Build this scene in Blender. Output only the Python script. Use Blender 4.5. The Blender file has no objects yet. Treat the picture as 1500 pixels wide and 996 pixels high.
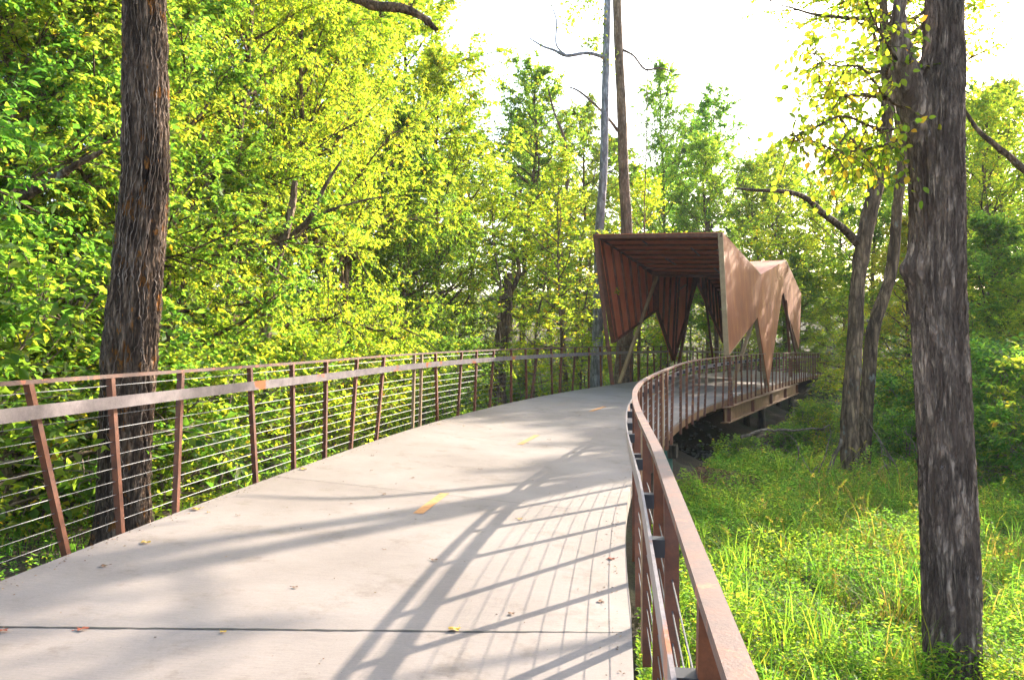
import bpy, math, random
import numpy as np
from mathutils import noise, Vector
random.seed(7)
R = math.radians
COL = bpy.context.scene.collection
SC = bpy.context.scene

# ------------------------------------------------------------------ camera, sky, sun, exposure
F, CX, CY, CZ = 1150.0, 750.0, 498.0, 1.67
cam = bpy.data.cameras.new('camera'); camo = bpy.data.objects.new('camera', cam); COL.objects.link(camo)
cam.sensor_width = 36; cam.lens = F / 1500 * 36; cam.clip_end = 2000; cam.clip_start = 0.05
camo.location = (0, 0, CZ); camo.rotation_euler = (R(90), 0, 0)
SC.camera = camo
SUN_AZ, SUN_EL = 42.5, 23.3          # azimuth clockwise from +Y
w = bpy.data.worlds.new('World'); SC.world = w; w.use_nodes = True
nt = w.node_tree; bg = nt.nodes['Background']
sky = nt.nodes.new('ShaderNodeTexSky'); sky.sky_type = 'NISHITA'; sky.sun_disc = False
sky.sun_elevation = R(SUN_EL); sky.sun_rotation = R(SUN_AZ); sky.dust_density = 2.5; sky.air_density = 1.0; sky.ozone_density = 1.0
nt.links.new(sky.outputs[0], bg.inputs[0]); bg.inputs[1].default_value = 0.15
sl = bpy.data.lights.new('sun', 'SUN'); sl.energy = 3.3; sl.angle = R(0.6); sl.color = (1, .90, .76)
so = bpy.data.objects.new('sun', sl); COL.objects.link(so)
sd = Vector((math.sin(R(SUN_AZ)) * math.cos(R(SUN_EL)), math.cos(R(SUN_AZ)) * math.cos(R(SUN_EL)), math.sin(R(SUN_EL))))
so.rotation_euler = sd.to_track_quat('Z', 'Y').to_euler()
SC.view_settings.view_transform = 'Standard'; SC.view_settings.look = 'None'
SC.view_settings.exposure = 2.22; SC.view_settings.gamma = 1.0; SC.view_settings.use_curve_mapping = False
SC.cycles.max_bounces = 7; SC.cycles.diffuse_bounces = 5; SC.cycles.glossy_bounces = 2
SC.cycles.transmission_bounces = 4; SC.cycles.transparent_max_bounces = 4
SC.cycles.use_denoising = True
SC.cycles.use_adaptive_sampling = True; SC.cycles.adaptive_threshold = 0.02

# ------------------------------------------------------------------ helpers
def P(x, y, d):
    return np.array([(x - CX) / F * d, d, CZ - (y - CY) / F * d])

def tag(o, label=None, cat=None, group=None, kind=None):
    if label: o['label'] = label
    if cat: o['category'] = cat
    if group: o['group'] = group
    if kind: o['kind'] = kind
    return o

def empty(name, loc=(0, 0, 0)):
    o = bpy.data.objects.new(name, None); COL.objects.link(o); o.location = loc
    return o

def mesh_obj(name, V, Fc, mat, parent=None, smooth=False, loc=None):
    """V (n,3); Fc list of face arrays (all quads / all tris arrays) or python lists"""
    me = bpy.data.meshes.new(name)
    V = np.asarray(V, dtype=np.float32)
    if loc is not None: V = V - np.asarray(loc, dtype=np.float32)
    if isinstance(Fc, np.ndarray):
        k = Fc.shape[1]; n = len(Fc)
        me.vertices.add(len(V)); me.vertices.foreach_set('co', V.ravel())
        me.loops.add(n * k); me.loops.foreach_set('vertex_index', Fc.astype(np.int32).ravel())
        me.polygons.add(n); me.polygons.foreach_set('loop_start', np.arange(0, n * k, k, dtype=np.int32))
        me.update(calc_edges=True)
    else:
        me.from_pydata(V.tolist(), [], [list(map(int, f)) for f in Fc]); me.update()
    if smooth: me.polygons.foreach_set('use_smooth', np.ones(len(me.polygons), dtype=bool))
    me.materials.append(mat)
    o = bpy.data.objects.new(name, me); COL.objects.link(o)
    if loc is not None: o.location = loc
    if parent is not None: o.parent = parent
    return o

class MB:
    """collects simple solids into one mesh"""
    def __init__(s): s.V = []; s.F = []
    def add(s, V, Fc):
        b = len(s.V); s.V += [tuple(map(float, v)) for v in V]; s.F += [[i + b for i in f] for f in Fc]
    def prism(s, poly, vec):
        n = len(poly); poly = [np.asarray(p, float) for p in poly]; vec = np.asarray(vec, float)
        s.add(poly + [p + vec for p in poly], [list(range(n))[::-1], list(range(n, 2 * n))] + [[i, (i + 1) % n, n + (i + 1) % n, n + i] for i in range(n)])
    def bar(s, a, b, u, v, wu, wv, wu2=None, wv2=None):
        a = np.asarray(a, float); b = np.asarray(b, float); u = np.asarray(u, float); v = np.asarray(v, float)
        wu2 = wu if wu2 is None else wu2; wv2 = wv if wv2 is None else wv2
        q = [a - u * wu / 2 - v * wv / 2, a + u * wu / 2 - v * wv / 2, a + u * wu / 2 + v * wv / 2, a - u * wu / 2 + v * wv / 2,
             b - u * wu2 / 2 - v * wv2 / 2, b + u * wu2 / 2 - v * wv2 / 2, b + u * wu2 / 2 + v * wv2 / 2, b - u * wu2 / 2 + v * wv2 / 2]
        s.add(q, [[3, 2, 1, 0], [4, 5, 6, 7], [0, 1, 5, 4], [1, 2, 6, 5], [2, 3, 7, 6], [3, 0, 4, 7]])
    def stick(s, a, b, wd, dp=None):
        a = np.asarray(a, float); b = np.asarray(b, float); t = b - a; t /= np.linalg.norm(t)
        r = np.array([0, 0, 1.]) if abs(t[2]) < .9 else np.array([1., 0, 0])
        u = np.cross(t, r); u /= np.linalg.norm(u); v = np.cross(t, u)
        s.bar(a, b, u, v, wd, dp or wd)
    def sweep(s, pts, offs):
        """pts list of (origin,u,v); offs cross-section list (a,b)"""
        n = len(offs); b = len(s.V)
        for (o, u, v) in pts:
            for (p, q) in offs: s.V.append(tuple(np.asarray(o) + np.asarray(u) * p + np.asarray(v) * q))
        for i in range(len(pts) - 1):
            for j in range(n):
                k = (j + 1) % n
                s.F.append([b + i * n + j, b + i * n + k, b + (i + 1) * n + k, b + (i + 1) * n + j])
        s.F.append([b + j for j in range(n)][::-1]); s.F.append([b + (len(pts) - 1) * n + j for j in range(n)])
    def build(s, name, mat, parent=None, smooth=False, loc=None):
        o = mesh_obj(name, s.V, s.F, mat, parent, smooth, loc)
        import bmesh
        bm = bmesh.new(); bm.from_mesh(o.data); bmesh.ops.recalc_face_normals(bm, faces=bm.faces); bm.to_mesh(o.data); bm.free()
        return o

def tubes(polys, sides=6):
    """polys: list of (pts (n,3), radii (n,)). one array mesh of quads"""
    Vs, Fs = [], []; base = 0
    ang = np.linspace(0, 2 * np.pi, sides, endpoint=False)
    ca, sa = np.cos(ang), np.sin(ang)
    for pts, rad in polys:
        pts = np.asarray(pts, float); rad = np.asarray(rad, float); n = len(pts)
        t = np.gradient(pts, axis=0); t /= (np.linalg.norm(t, axis=1, keepdims=True) + 1e-9)
        ref = np.array([0, 0, 1.]) if abs(t[:, 2]).mean() < .75 else np.array([1., 0, 0])
        u = np.cross(t, ref); u /= (np.linalg.norm(u, axis=1, keepdims=True) + 1e-9)
        v = np.cross(t, u)
        ring = pts[:, None] + rad[:, None, None] * (u[:, None] * ca[None, :, None] + v[:, None] * sa[None, :, None])
        Vs.append(ring.reshape(-1, 3))
        i = np.arange(n - 1)[:, None]; j = np.arange(sides)[None]; k = (j + 1) % sides
        q = np.stack([i * sides + j, i * sides + k, (i + 1) * sides + k, (i + 1) * sides + j], -1).reshape(-1, 4) + base
        Fs.append(q); base += n * sides
    return np.concatenate(Vs), np.concatenate(Fs)

def smooth_curve(pts, n):
    """Catmull-Rom through the rows of pts (any width)"""
    pts = np.asarray(pts, float); m = len(pts)
    t = np.linspace(0, m - 1, n); i = np.minimum(t.astype(int), m - 2); f = (t - i)[:, None]
    p0 = pts[np.maximum(i - 1, 0)]; p1 = pts[i]; p2 = pts[i + 1]; p3 = pts[np.minimum(i + 2, m - 1)]
    return .5 * (2 * p1 + (p2 - p0) * f + (2 * p0 - 5 * p1 + 4 * p2 - p3) * f * f + (3 * p1 - p0 - 3 * p2 + p3) * f ** 3)

def leaves(pos, dirs, nrm, size, wide=.55, fold=.18, hexa=False):
    """leaf faces; pos (n,3) stalk point; dirs unit along; nrm approx normal; size (n,)"""
    n = len(pos); size = np.asarray(size).reshape(-1, 1)
    d = dirs / (np.linalg.norm(dirs, axis=1, keepdims=True) + 1e-9)
    s = np.cross(d, nrm); s /= (np.linalg.norm(s, axis=1, keepdims=True) + 1e-9)
    m = np.cross(s, d)
    if not hexa:
        V = np.stack([pos, pos + d * size * .5 + s * size * wide / 2 + m * size * fold, pos + d * size, pos + d * size * .5 - s * size * wide / 2 + m * size * fold], 1).reshape(-1, 3)
        b = np.arange(n)[:, None] * 4
        Fq = np.concatenate([b + np.array([[0, 1, 2]]), b + np.array([[0, 2, 3]])])
        return V, Fq
    k = [(0, 0, 0), (.25, .42, .6), (.62, .40, .6), (1, 0, -.6), (.62, -.40, .6), (.25, -.42, .6), (.45, 0, 0)]
    V = np.stack([pos + d * size * a + s * size * wide * b_ + m * size * fold * c for a, b_, c in k], 1).reshape(-1, 3)
    b = np.arange(n)[:, None] * 7
    Fq = np.concatenate([b + np.array([[i, (i + 1) % 6, 6]]) for i in range(6)])
    return V, Fq

# ------------------------------------------------------------------ materials
def mat(name):
    m = bpy.data.materials.new(name); m.use_nodes = True
    nt = m.node_tree; return m, nt, nt.nodes, nt.links, nt.nodes['Principled BSDF']

def ramp(N, stops):
    r = N.new('ShaderNodeValToRGB'); e = r.color_ramp.elements
    e[0].position, e[0].color = stops[0][0], (*stops[0][1], 1)
    e[1].position, e[1].color = stops[-1][0], (*stops[-1][1], 1)
    for p, c in stops[1:-1]:
        x = e.new(p); x.color = (*c, 1)
    return r

def noise_tex(N, L, scale, detail=4, rough=.6, vec=None, sc=None, coord='Object'):
    t = N.new('ShaderNodeTexNoise'); t.inputs['Scale'].default_value = scale; t.inputs['Detail'].default_value = detail; t.inputs['Roughness'].default_value = rough
    tc = N.new('ShaderNodeTexCoord')
    if sc:
        mp = N.new('ShaderNodeMapping'); mp.inputs['Scale'].default_value = sc; L.new(tc.outputs[coord], mp.inputs[0]); L.new(mp.outputs[0], t.inputs['Vector'])
    else: L.new(tc.outputs[coord], t.inputs['Vector'])
    return t

def bump(N, L, src, strength, dist, bsdf, prev=None):
    b = N.new('ShaderNodeBump'); b.inputs['Strength'].default_value = strength; b.inputs['Distance'].default_value = dist
    L.new(src, b.inputs['Height'])
    if prev: L.new(prev.outputs[0], b.inputs['Normal'])
    L.new(b.outputs[0], bsdf.inputs['Normal']); return b

def mixc(N, L, fac, a, b, mode='MIX'):
    m = N.new('ShaderNodeMix'); m.data_type = 'RGBA'; m.blend_type = mode
    for s, v in ((m.inputs[0], fac), (m.inputs[6], a), (m.inputs[7], b)):
        if isinstance(v, (int, float)): s.default_value = v
        elif isinstance(v, tuple): s.default_value = (*v, 1)
        else: L.new(v, s)
    return m.outputs[2]

def leaf_mat(name, stops, trans_gain=4.3, tmix=.6, objcol=True, rough=.6, patch=.55, pamt=((.75, .85, .7), (1.2, 1.1, 1.1))):
    m, nt, N, L, B = mat(name)
    g = N.new('ShaderNodeNewGeometry')
    r = ramp(N, stops); L.new(g.outputs['Random Per Island'], r.inputs[0])
    col = r.outputs[0]
    nz = noise_tex(N, L, patch, 3, .6)
    r2 = ramp(N, [(.35, pamt[0]), (.65, pamt[1])]); L.new(nz.outputs[0], r2.inputs[0])
    col = mixc(N, L, 1.0, col, r2.outputs[0], 'MULTIPLY')
    if objcol:
        oi = N.new('ShaderNodeObjectInfo'); col = mixc(N, L, 1.0, col, oi.outputs['Color'], 'MULTIPLY')
    L.new(col, B.inputs['Base Color']); B.inputs['Roughness'].default_value = rough
    B.inputs['Specular IOR Level'].default_value = .35
    tr = N.new('ShaderNodeBsdfTranslucent')
    tc = mixc(N, L, 1.0, col, (trans_gain * 1.13, trans_gain * 1.04, trans_gain * .55), 'MULTIPLY')
    L.new(tc, tr.inputs[0])
    mx = N.new('ShaderNodeMixShader'); mx.inputs[0].default_value = tmix
    L.new(B.outputs[0], mx.inputs[1]); L.new(tr.outputs[0], mx.inputs[2]); L.new(mx.outputs[0], N['Material Output'].inputs[0])
    return m

G1 = [(0, (.05, .092, .016)), (.35, (.088, .14, .02)), (.75, (.135, .17, .026)), (.96, (.19, .19, .02)), (1, (.26, .15, .02))]
G2 = [(0, (.036, .085, .018)), (.5, (.062, .125, .022)), (.85, (.105, .155, .024)), (1, (.15, .16, .02))]
G3 = [(0, (.06, .11, .012)), (.4, (.10, .16, .016)), (.8, (.17, .19, .02)), (.96, (.28, .2, .02)), (1, (.34, .16, .02))]
M_LEAF = leaf_mat('leaf_green', G1)
M_LEAFD = leaf_mat('leaf_deep_green', G2)
M_LEAFY = leaf_mat('leaf_yellow_green', G3)
M_WEED = leaf_mat('weed_leaf', [(0, (.035, .085, .014)), (.5, (.07, .145, .02)), (.88, (.115, .175, .03)), (1, (.19, .16, .03))], objcol=False, patch=1.1, pamt=((.62, .85, .9), (1.35, 1.1, .8)))
M_STRAW = leaf_mat('grass_straw', [(0, (.10, .17, .02)), (.5, (.2, .2, .04)), (1, (.35, .24, .09))], objcol=False, trans_gain=1.6)
M_LITTER = leaf_mat('leaf_litter', [(0, (.09, .045, .025)), (.5, (.19, .10, .05)), (1, (.33, .22, .13))], trans_gain=1.2, tmix=.15, objcol=False, rough=.8)

def bark_mat(name, a, b, c, vs=9., zs=.16, patch=None, bmp=.03, crev=.22):
    m, nt, N, L, B = mat(name)
    tc = N.new('ShaderNodeTexCoord'); mp = N.new('ShaderNodeMapping'); mp.inputs['Scale'].default_value = (1, 1, zs)
    wn = noise_tex(N, L, vs * .6, 3, .6, sc=(1, 1, zs * 1.6))
    ad = N.new('ShaderNodeVectorMath'); ad.operation = 'MULTIPLY_ADD'; ad.inputs[1].default_value = (.14, .14, .10)
    L.new(wn.outputs['Color'], ad.inputs[0]); L.new(tc.outputs['Object'], ad.inputs[2]); L.new(ad.outputs[0], mp.inputs[0])
    v = N.new('ShaderNodeTexVoronoi'); v.feature = 'DISTANCE_TO_EDGE'; v.inputs['Scale'].default_value = vs * 1.1; L.new(mp.outputs[0], v.inputs['Vector'])
    cv = ramp(N, [(.0, (.25, .25, .25)), (crev, (1, 1, 1))]); L.new(v.outputs['Distance'], cv.inputs[0])
    rn = noise_tex(N, L, vs * .75, 7, .7, vec=None, sc=(1, 1, zs * .8)); rn.inputs['Distortion'].default_value = .6
    cn = ramp(N, [(.40, (0, 0, 0)), (.53, (1, 1, 1))]); L.new(rn.outputs[0], cn.inputs[0])
    cr = N.new('ShaderNodeMix'); cr.data_type = 'RGBA'; cr.blend_type = 'MULTIPLY'; cr.inputs[0].default_value = 1; L.new(cv.outputs[0], cr.inputs[6]); L.new(cn.outputs[0], cr.inputs[7]); crs = cr.outputs[2]
    big = noise_tex(N, L, 1.7, 3, .6)
    n1 = noise_tex(N, L, vs, 6, .65, sc=(1, 1, zs))
    r = ramp(N, [(.32, b), (.70, c)]); L.new(n1.outputs[0], r.inputs[0]); col = mixc(N, L, crs, a, r.outputs[0])
    rb = ramp(N, [(.35, (.72, .70, .68)), (.65, (1.25, 1.2, 1.15))]); L.new(big.outputs[0], rb.inputs[0]); col = mixc(N, L, 1, col, rb.outputs[0], 'MULTIPLY')
    n3 = noise_tex(N, L, 55, 5, .75, sc=(1, 1, .5))
    col = mixc(N, L, .55, col, n3.outputs[0], 'OVERLAY')
    if patch:
        n2 = noise_tex(N, L, patch[1], 4, .7, sc=(1, 1, .5)); r2 = ramp(N, [(patch[2], (0, 0, 0)), (patch[2] + .06, (1, 1, 1))]); L.new(n2.outputs[0], r2.inputs[0])
        col = mixc(N, L, r2.outputs[0], col, mixc(N, L, .6, patch[0], n3.outputs[0], 'OVERLAY'))
    L.new(col, B.inputs['Base Color']); B.inputs['Roughness'].default_value = .85; B.inputs['Specular IOR Level'].default_value = .2
    b1 = bump(N, L, crs, 1.0, bmp, B); b2 = bump(N, L, n1.outputs[0], .5, bmp * .6, B, b1); bump(N, L, n3.outputs[0], .6, bmp * .4, B, b2)
    return m
M_BARK_L = bark_mat('bark_furrowed', (.04, .025, .017), (.15, .095, .062), (.36, .25, .17), 13, .20, ((.26, .10, .018), 6, .58), .045, .26)
M_BARK_R = bark_mat('bark_plated_grey', (.10, .066, .05), (.33, .23, .17), (.52, .39, .30), 15, .22, ((.46, .41, .39), 14, .66), .04, .30)
M_BARK = bark_mat('bark_brown', (.06, .038, .024), (.18, .115, .068), (.34, .235, .145), 9, .2, ((.2, .2, .16), 4, .62))
M_BARKT = bark_mat('bark_tan', (.12, .08, .05), (.22, .155, .10), (.34, .26, .18), 8, .3)
M_BARKG = bark_mat('bark_pale_grey', (.16, .16, .17), (.30, .30, .32), (.5, .5, .52), 7, .25, ((.12, .10, .09), 5, .6))
M_TWIG = bark_mat('twig', (.14, .10, .07), (.26, .19, .14), (.38, .30, .23), 6, 1)

M_PALE = bark_mat('pale_vine_bark', (.18, .13, .10), (.28, .21, .16), (.40, .32, .26), 6, 1)

def rust_mat(name, cols, rough=.62, streak=(1, 1, .2), scale=3., patch=None, metal=.0, wide=0):
    m, nt, N, L, B = mat(name)
    n1 = noise_tex(N, L, scale, 8, .68, sc=streak)
    r = ramp(N, [(.3 + .4 * i / (len(cols) - 1), c) for i, c in enumerate(cols)]); L.new(n1.outputs[0], r.inputs[0]); col = r.outputs[0]
    if patch:
        n2 = noise_tex(N, L, patch[1], 5, .65); r2 = ramp(N, [(patch[2], (0, 0, 0)), (patch[2] + .05, (1, 1, 1))]); L.new(n2.outputs[0], r2.inputs[0])
        col = mixc(N, L, r2.outputs[0], col, patch[0])
    oi = N.new('ShaderNodeObjectInfo'); ro_ = ramp(N, [(0, (.72, .70, .72)), (1, (1.22, 1.15, 1.05))]); L.new(oi.outputs['Random'], ro_.inputs[0]); col = mixc(N, L, .8, col, ro_.outputs[0], 'MULTIPLY')
    n3 = noise_tex(N, L, 90, 3, .7); col = mixc(N, L, .35, col, n3.outputs[0], 'OVERLAY')
    L.new(col, B.inputs['Base Color']); B.inputs['Roughness'].default_value = rough; B.inputs['Metallic'].default_value = metal
    bump(N, L, n3.outputs[0], .25, .004, B)
    return m
M_RUST = rust_mat('weathering_steel', [(.085, .030, .018), (.15, .050, .026), (.22, .075, .035)], .6)
M_RUSTD = rust_mat('weathering_steel_dark', [(.075, .026, .013), (.14, .044, .018), (.22, .070, .026)], .6, (1, 1, 1), 7)
M_RAIL = rust_mat('rail_top_steel', [(.085, .050, .042), (.12, .066, .052), (.18, .07, .04)], .55, (1, 1, 1), 6, ((.38, .12, .06), 5, .58))
M_RUB = rust_mat('rub_rail_steel', [(.15, .13, .14), (.23, .20, .21), (.30, .27, .27)], .38, (1, 1, 1), 6, ((.42, .13, .05), 1.9, .60), .35)
M_SKIN = rust_mat('pavilion_plate', [(.20, .046, .015), (.30, .082, .026), (.44, .16, .05)], .58, (1, 1, .35), 1.6)
M_INNER = rust_mat('pavilion_inner', [(.42, .105, .05), (.52, .145, .07), (.60, .20, .10)], .6, (1, 1, .3), 3)
M_FRAME = rust_mat('pavilion_frame', [(.24, .15, .075), (.32, .21, .11), (.40, .28, .16)], .55, (1, 1, 1), 4)
M_FASC = rust_mat('fascia_steel', [(.15, .07, .03), (.23, .115, .05), (.31, .17, .08)], .6, (1, 1, 1), 4)

def plain(name, col, rough=.6, metal=0., nscale=20, namt=.25):
    m, nt, N, L, B = mat(name)
    n = noise_tex(N, L, nscale, 4, .6); L.new(mixc(N, L, namt, col, n.outputs[0], 'OVERLAY'), B.inputs['Base Color'])
    B.inputs['Roughness'].default_value = rough; B.inputs['Metallic'].default_value = metal; return m
M_CABLE = plain('cable_steel', (.13, .13, .135), .5, .5)
M_BLACK = plain('bracket_black', (.03, .03, .035), .45)
M_YEL = plain('faded_orange_paint', (.55, .25, .085), .8, 0, 14, .6)
M_SEAL = plain('joint_sealant', (.05, .045, .04), .8)
M_CONC = plain('pier_concrete', (.30, .28, .24), .85, 0, 6, .5)
M_STONE = plain('creek_stone', (.17, .15, .125), .8, 0, 12, .6)
M_GREEN = plain('green_pipe_paint', (.05, .13, .085), .6, 0, 8, .5)
M_WOODP = bark_mat('pile_timber', (.05, .04, .03), (.11, .09, .065), (.18, .145, .11), 10, .1)

def deck_mat():
    m, nt, N, L, B = mat('path_concrete')
    n1 = noise_tex(N, L, .5, 6, .6); r = ramp(N, [(.3, (.215, .176, .15)), (.5, (.27, .225, .196)), (.75, (.325, .276, .245))]); L.new(n1.outputs[0], r.inputs[0])
    n2 = noise_tex(N, L, 60, 5, .75); col = mixc(N, L, .22, r.outputs[0], n2.outputs[0], 'OVERLAY')
    n3 = noise_tex(N, L, 2.3, 6, .75); r3 = ramp(N, [(.30, (.62, .57, .50)), (.46, (1, 1, 1))]); L.new(n3.outputs[0], r3.inputs[0])
    col = mixc(N, L, .6, col, r3.outputs[0], 'MULTIPLY')
    v = N.new('ShaderNodeTexVoronoi'); v.inputs['Scale'].default_value = 9; tc = N.new('ShaderNodeTexCoord'); L.new(tc.outputs['Object'], v.inputs['Vector'])
    rv = ramp(N, [(.03, (.45, .38, .30)), (.055, (1, 1, 1))]); L.new(v.outputs['Distance'], rv.inputs[0])
    col = mixc(N, L, .55, col, rv.outputs[0], 'MULTIPLY')
    br = noise_tex(N, L, 30, 3, .6, sc=(.25, 7, 1)); col = mixc(N, L, .28, col, br.outputs[0], 'OVERLAY')
    L.new(col, B.inputs['Base Color']); B.inputs['Roughness'].default_value = .78; B.inputs['Specular IOR Level'].default_value = .3
    b = bump(N, L, br.outputs[0], .25, .003, B); bump(N, L, n2.outputs[0], .3, .003, B, b)
    return m
M_DECK = deck_mat()

def ground_mat():
    m, nt, N, L, B = mat('ground_soil')
    n1 = noise_tex(N, L, .35, 6, .65); r = ramp(N, [(.35, (.05, .07, .02)), (.5, (.075, .06, .035)), (.68, (.12, .08, .05))]); L.new(n1.outputs[0], r.inputs[0])
    n2 = noise_tex(N, L, 18, 6, .8); r2 = ramp(N, [(.35, (.35, .32, .3)), (.6, (1.2, 1.1, 1.0))]); L.new(n2.outputs[0], r2.inputs[0])
    L.new(mixc(N, L, 1, r.outputs[0], r2.outputs[0], 'MULTIPLY'), B.inputs['Base Color']); B.inputs['Roughness'].default_value = .95
    bump(N, L, n2.outputs[0], .8, .06, B); return m
M_GROUND = ground_mat()

def water_mat():
    m, nt, N, L, B = mat('creek_water')
    B.inputs['Base Color'].default_value = (.03, .035, .025, 1); B.inputs['Roughness'].default_value = .08
    n = noise_tex(N, L, 5, 4, .6); bump(N, L, n.outputs[0], .35, .03, B); return m

# ------------------------------------------------------------------ woodland haze: one closed box of even air round camera and scene
def haze():
    m = bpy.data.materials.new('haze_air'); m.use_nodes = True; N = m.node_tree.nodes; L = m.node_tree.links
    N.remove(N['Principled BSDF']); v = N.new('ShaderNodeVolumePrincipled')
    v.inputs['Color'].default_value = (.95, .97, 1, 1); v.inputs['Density'].default_value = HAZE; v.inputs['Anisotropy'].default_value = 0
    L.new(v.outputs[0], N['Material Output'].inputs['Volume'])
    mb = bpy.data.meshes.new('haze'); x0, x1, y0, y1, z0, z1 = -1000, 1000, -400, 1300, -6, 42
    mb.from_pydata([(x, y, z) for x in (x0, x1) for y in (y0, y1) for z in (z0, z1)], [], [[0, 1, 3, 2], [4, 6, 7, 5], [0, 4, 5, 1], [2, 3, 7, 6], [0, 2, 6, 4], [1, 5, 7, 3]]); mb.materials.append(m)
    o = bpy.data.objects.new('haze', mb); COL.objects.link(o); o['label'] = 'thin pale sunlit haze softening the far trees'; o['kind'] = 'stuff'; o['category'] = 'haze'
HAZE = .0004
haze()

# ------------------------------------------------------------------ path geometry
S0, S1, SA, SB, TH0, TH1, HALF = -6.0, 72.0, 6.2, 26.7, .1326, .4663, 2.15
DS = .05
_s = np.arange(S0, S1, DS); _th = TH0 + (TH1 - TH0) * np.clip((_s - SA) / (SB - SA), 0, 1)
_x = np.cumsum(np.sin(_th) * DS); _y = np.cumsum(np.cos(_th) * DS)
_i0 = int(-S0 / DS); _x += -2.1055 - _x[_i0]; _y -= _y[_i0]
def zl(s): return np.interp(s, [-6, 10, 14, 20, 30, 38, 50, 72], [0, .0, .05, .075, .07, .01, -.2, -.7])
def zr(s): return np.interp(s, [-6, 14, 20, 28, 35, 43, 60, 72], [-.28, -.27, -.2, -.2, -.23, -.31, -.63, -.9])
def smooth_z(f, s): return (f(s - 1.5) + f(s - .75) + f(s) + f(s + .75) + f(s + 1.5)) / 5
def path_pt(s, off, dz=0.):
    """off: -HALF left edge ... +HALF right edge"""
    th = np.interp(s, _s, _th); c = np.array([np.interp(s, _s, _x), np.interp(s, _s, _y)])
    off_ = off + (np.interp(s, [2, 4.5, 7, 9.5, 12, 17], [0, 0, -.045, -.09, -.095, 0]) if off > 1.5 else 0)
    q = c + off_ * np.array([math.cos(th), -math.sin(th)])
    t = (off + HALF) / (2 * HALF); z = smooth_z(zl, s) * (1 - t) + smooth_z(zr, s) * t
    if t > 1: z = smooth_z(zr, s)
    if t < 0: z = smooth_z(zl, s)
    return np.array([q[0], q[1], z + dz])
def path_dir(s):
    th = np.interp(s, _s, _th); return np.array([math.sin(th), math.cos(th), 0.]), np.array([math.cos(th), -math.sin(th), 0.])
def s_of_px(px, off, lo=3, hi=60):
    ss = np.arange(lo, hi, .05); X = np.array([path_pt(s, off) for s in ss]); q = CX + F * X[:, 0] / X[:, 1]
    return ss, q
ZUP = np.array([0, 0, 1.])

# ------------------------------------------------------------------ ground
CRK = [(-30, 40), (-6, 33), (4, 30), (9, 26.5), (15, 26), (24, 23), (50, 19)]       # creek line
def creek_dist(x, y):
    d = np.full(np.shape(x), 1e9)
    for (a, b), (c, e) in zip(CRK[:-1], CRK[1:]):
        vx, vy = c - a, e - b; t = np.clip(((x - a) * vx + (y - b) * vy) / (vx * vx + vy * vy), 0, 1)
        d = np.minimum(d, np.hypot(x - a - t * vx, y - b - t * vy))
    return d
def terrain(x, y):
    x = np.asarray(x, float); y = np.asarray(y, float)
    cxp = np.interp(y, _y, _x)                      # path centre at this depth
    side = np.clip((x - (cxp - 1.5)) / 4.0, 0, 1); side = side * side * (3 - 2 * side)
    left = -.55 - .012 * np.clip(y, 0, 60)
    right = -1.75 - .02 * np.clip(y - 8, -8, 30) + .05 * np.clip(x - 10, 0, 20)
    z = left * (1 - side) + right * side
    z = z + .10 * np.sin(x * .9 + 1) * np.cos(y * .7) + .06 * np.sin(x * 2.3 + y * 1.7)
    cd = creek_dist(x, y); k = np.clip(1 - (cd - 1.2) / 3.2, 0, 1); k = k * k * (3 - 2 * k)
    z = z + .45 * np.exp(-((x - 4.3) ** 2 + (y - 19) ** 2) / 5.0)
    z = z * (1 - k) + (-2.6) * k
    r = np.hypot(x, y); z = z + np.clip((r - 45) / 60, 0, 1) ** 1.3 * 9
    return z
gx = np.concatenate([np.linspace(-900, -60, 16), np.arange(-58, -14, 1.5), np.arange(-14, 26, .35), np.arange(26, 70, 1.5), np.linspace(72, 900, 16)])
gy = np.concatenate([np.linspace(-300, -12, 8), np.arange(-11, 0, 1.), np.arange(0, 42, .35), np.arange(42, 110, 2.), np.linspace(115, 1200, 16)])
GX, GY = np.meshgrid(gx, gy); GZ = terrain(GX, GY)
nx, ny = len(gx), len(gy); ii, jj = np.meshgrid(np.arange(nx - 1), np.arange(ny - 1)); b = (jj * nx + ii).ravel()
g = mesh_obj('ground', np.stack([GX, GY, GZ], -1).reshape(-1, 3), np.stack([b, b + 1, b + nx + 1, b + nx], -1), M_GROUND, smooth=True)
tag(g, 'brown woodland soil sloping down to the creek under the bridge', 'ground', kind='structure')
wv = []; wf = []
for k, (x, y) in enumerate(CRK):
    a = np.array(CRK[min(k + 1, len(CRK) - 1)]) - np.array(CRK[max(k - 1, 0)]); a = a / np.linalg.norm(a); nn = np.array([-a[1], a[0]]) * 2.0
    wv += [(x - nn[0], y - nn[1], -2.5), (x + nn[0], y + nn[1], -2.5)]
    if k: wf.append([2 * k - 2, 2 * k, 2 * k + 1, 2 * k - 1])
tag(mesh_obj('creek_water', wv, wf, water_mat()), 'narrow dark creek running beneath the footbridge', 'creek', kind='structure')

# ------------------------------------------------------------------ path deck
mb = MB(); st = np.arange(-6, 70.01, .5)
offs = [-HALF, -HALF * .5, 0, HALF * .5, HALF]
for s in st:
    ex = float(np.interp(s, [3, 6, 8.5, 12, 14], [.0, .065, .06, .02, 0]))
    for o in offs[:-1] + [HALF + ex]: mb.V.append(tuple(path_pt(s, o)))
    for o in (HALF + ex, -HALF): mb.V.append(tuple(path_pt(s, o, -.2)))
for i in range(len(st) - 1):
    for j in range(7):
        k = (j + 1) % 7; mb.F.append([i * 7 + j, (i + 1) * 7 + j, (i + 1) * 7 + k, i * 7 + k])
path = mb.build('path', M_DECK); tag(path, 'pale tan concrete path curving right onto the footbridge', 'path', kind='structure')

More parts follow.
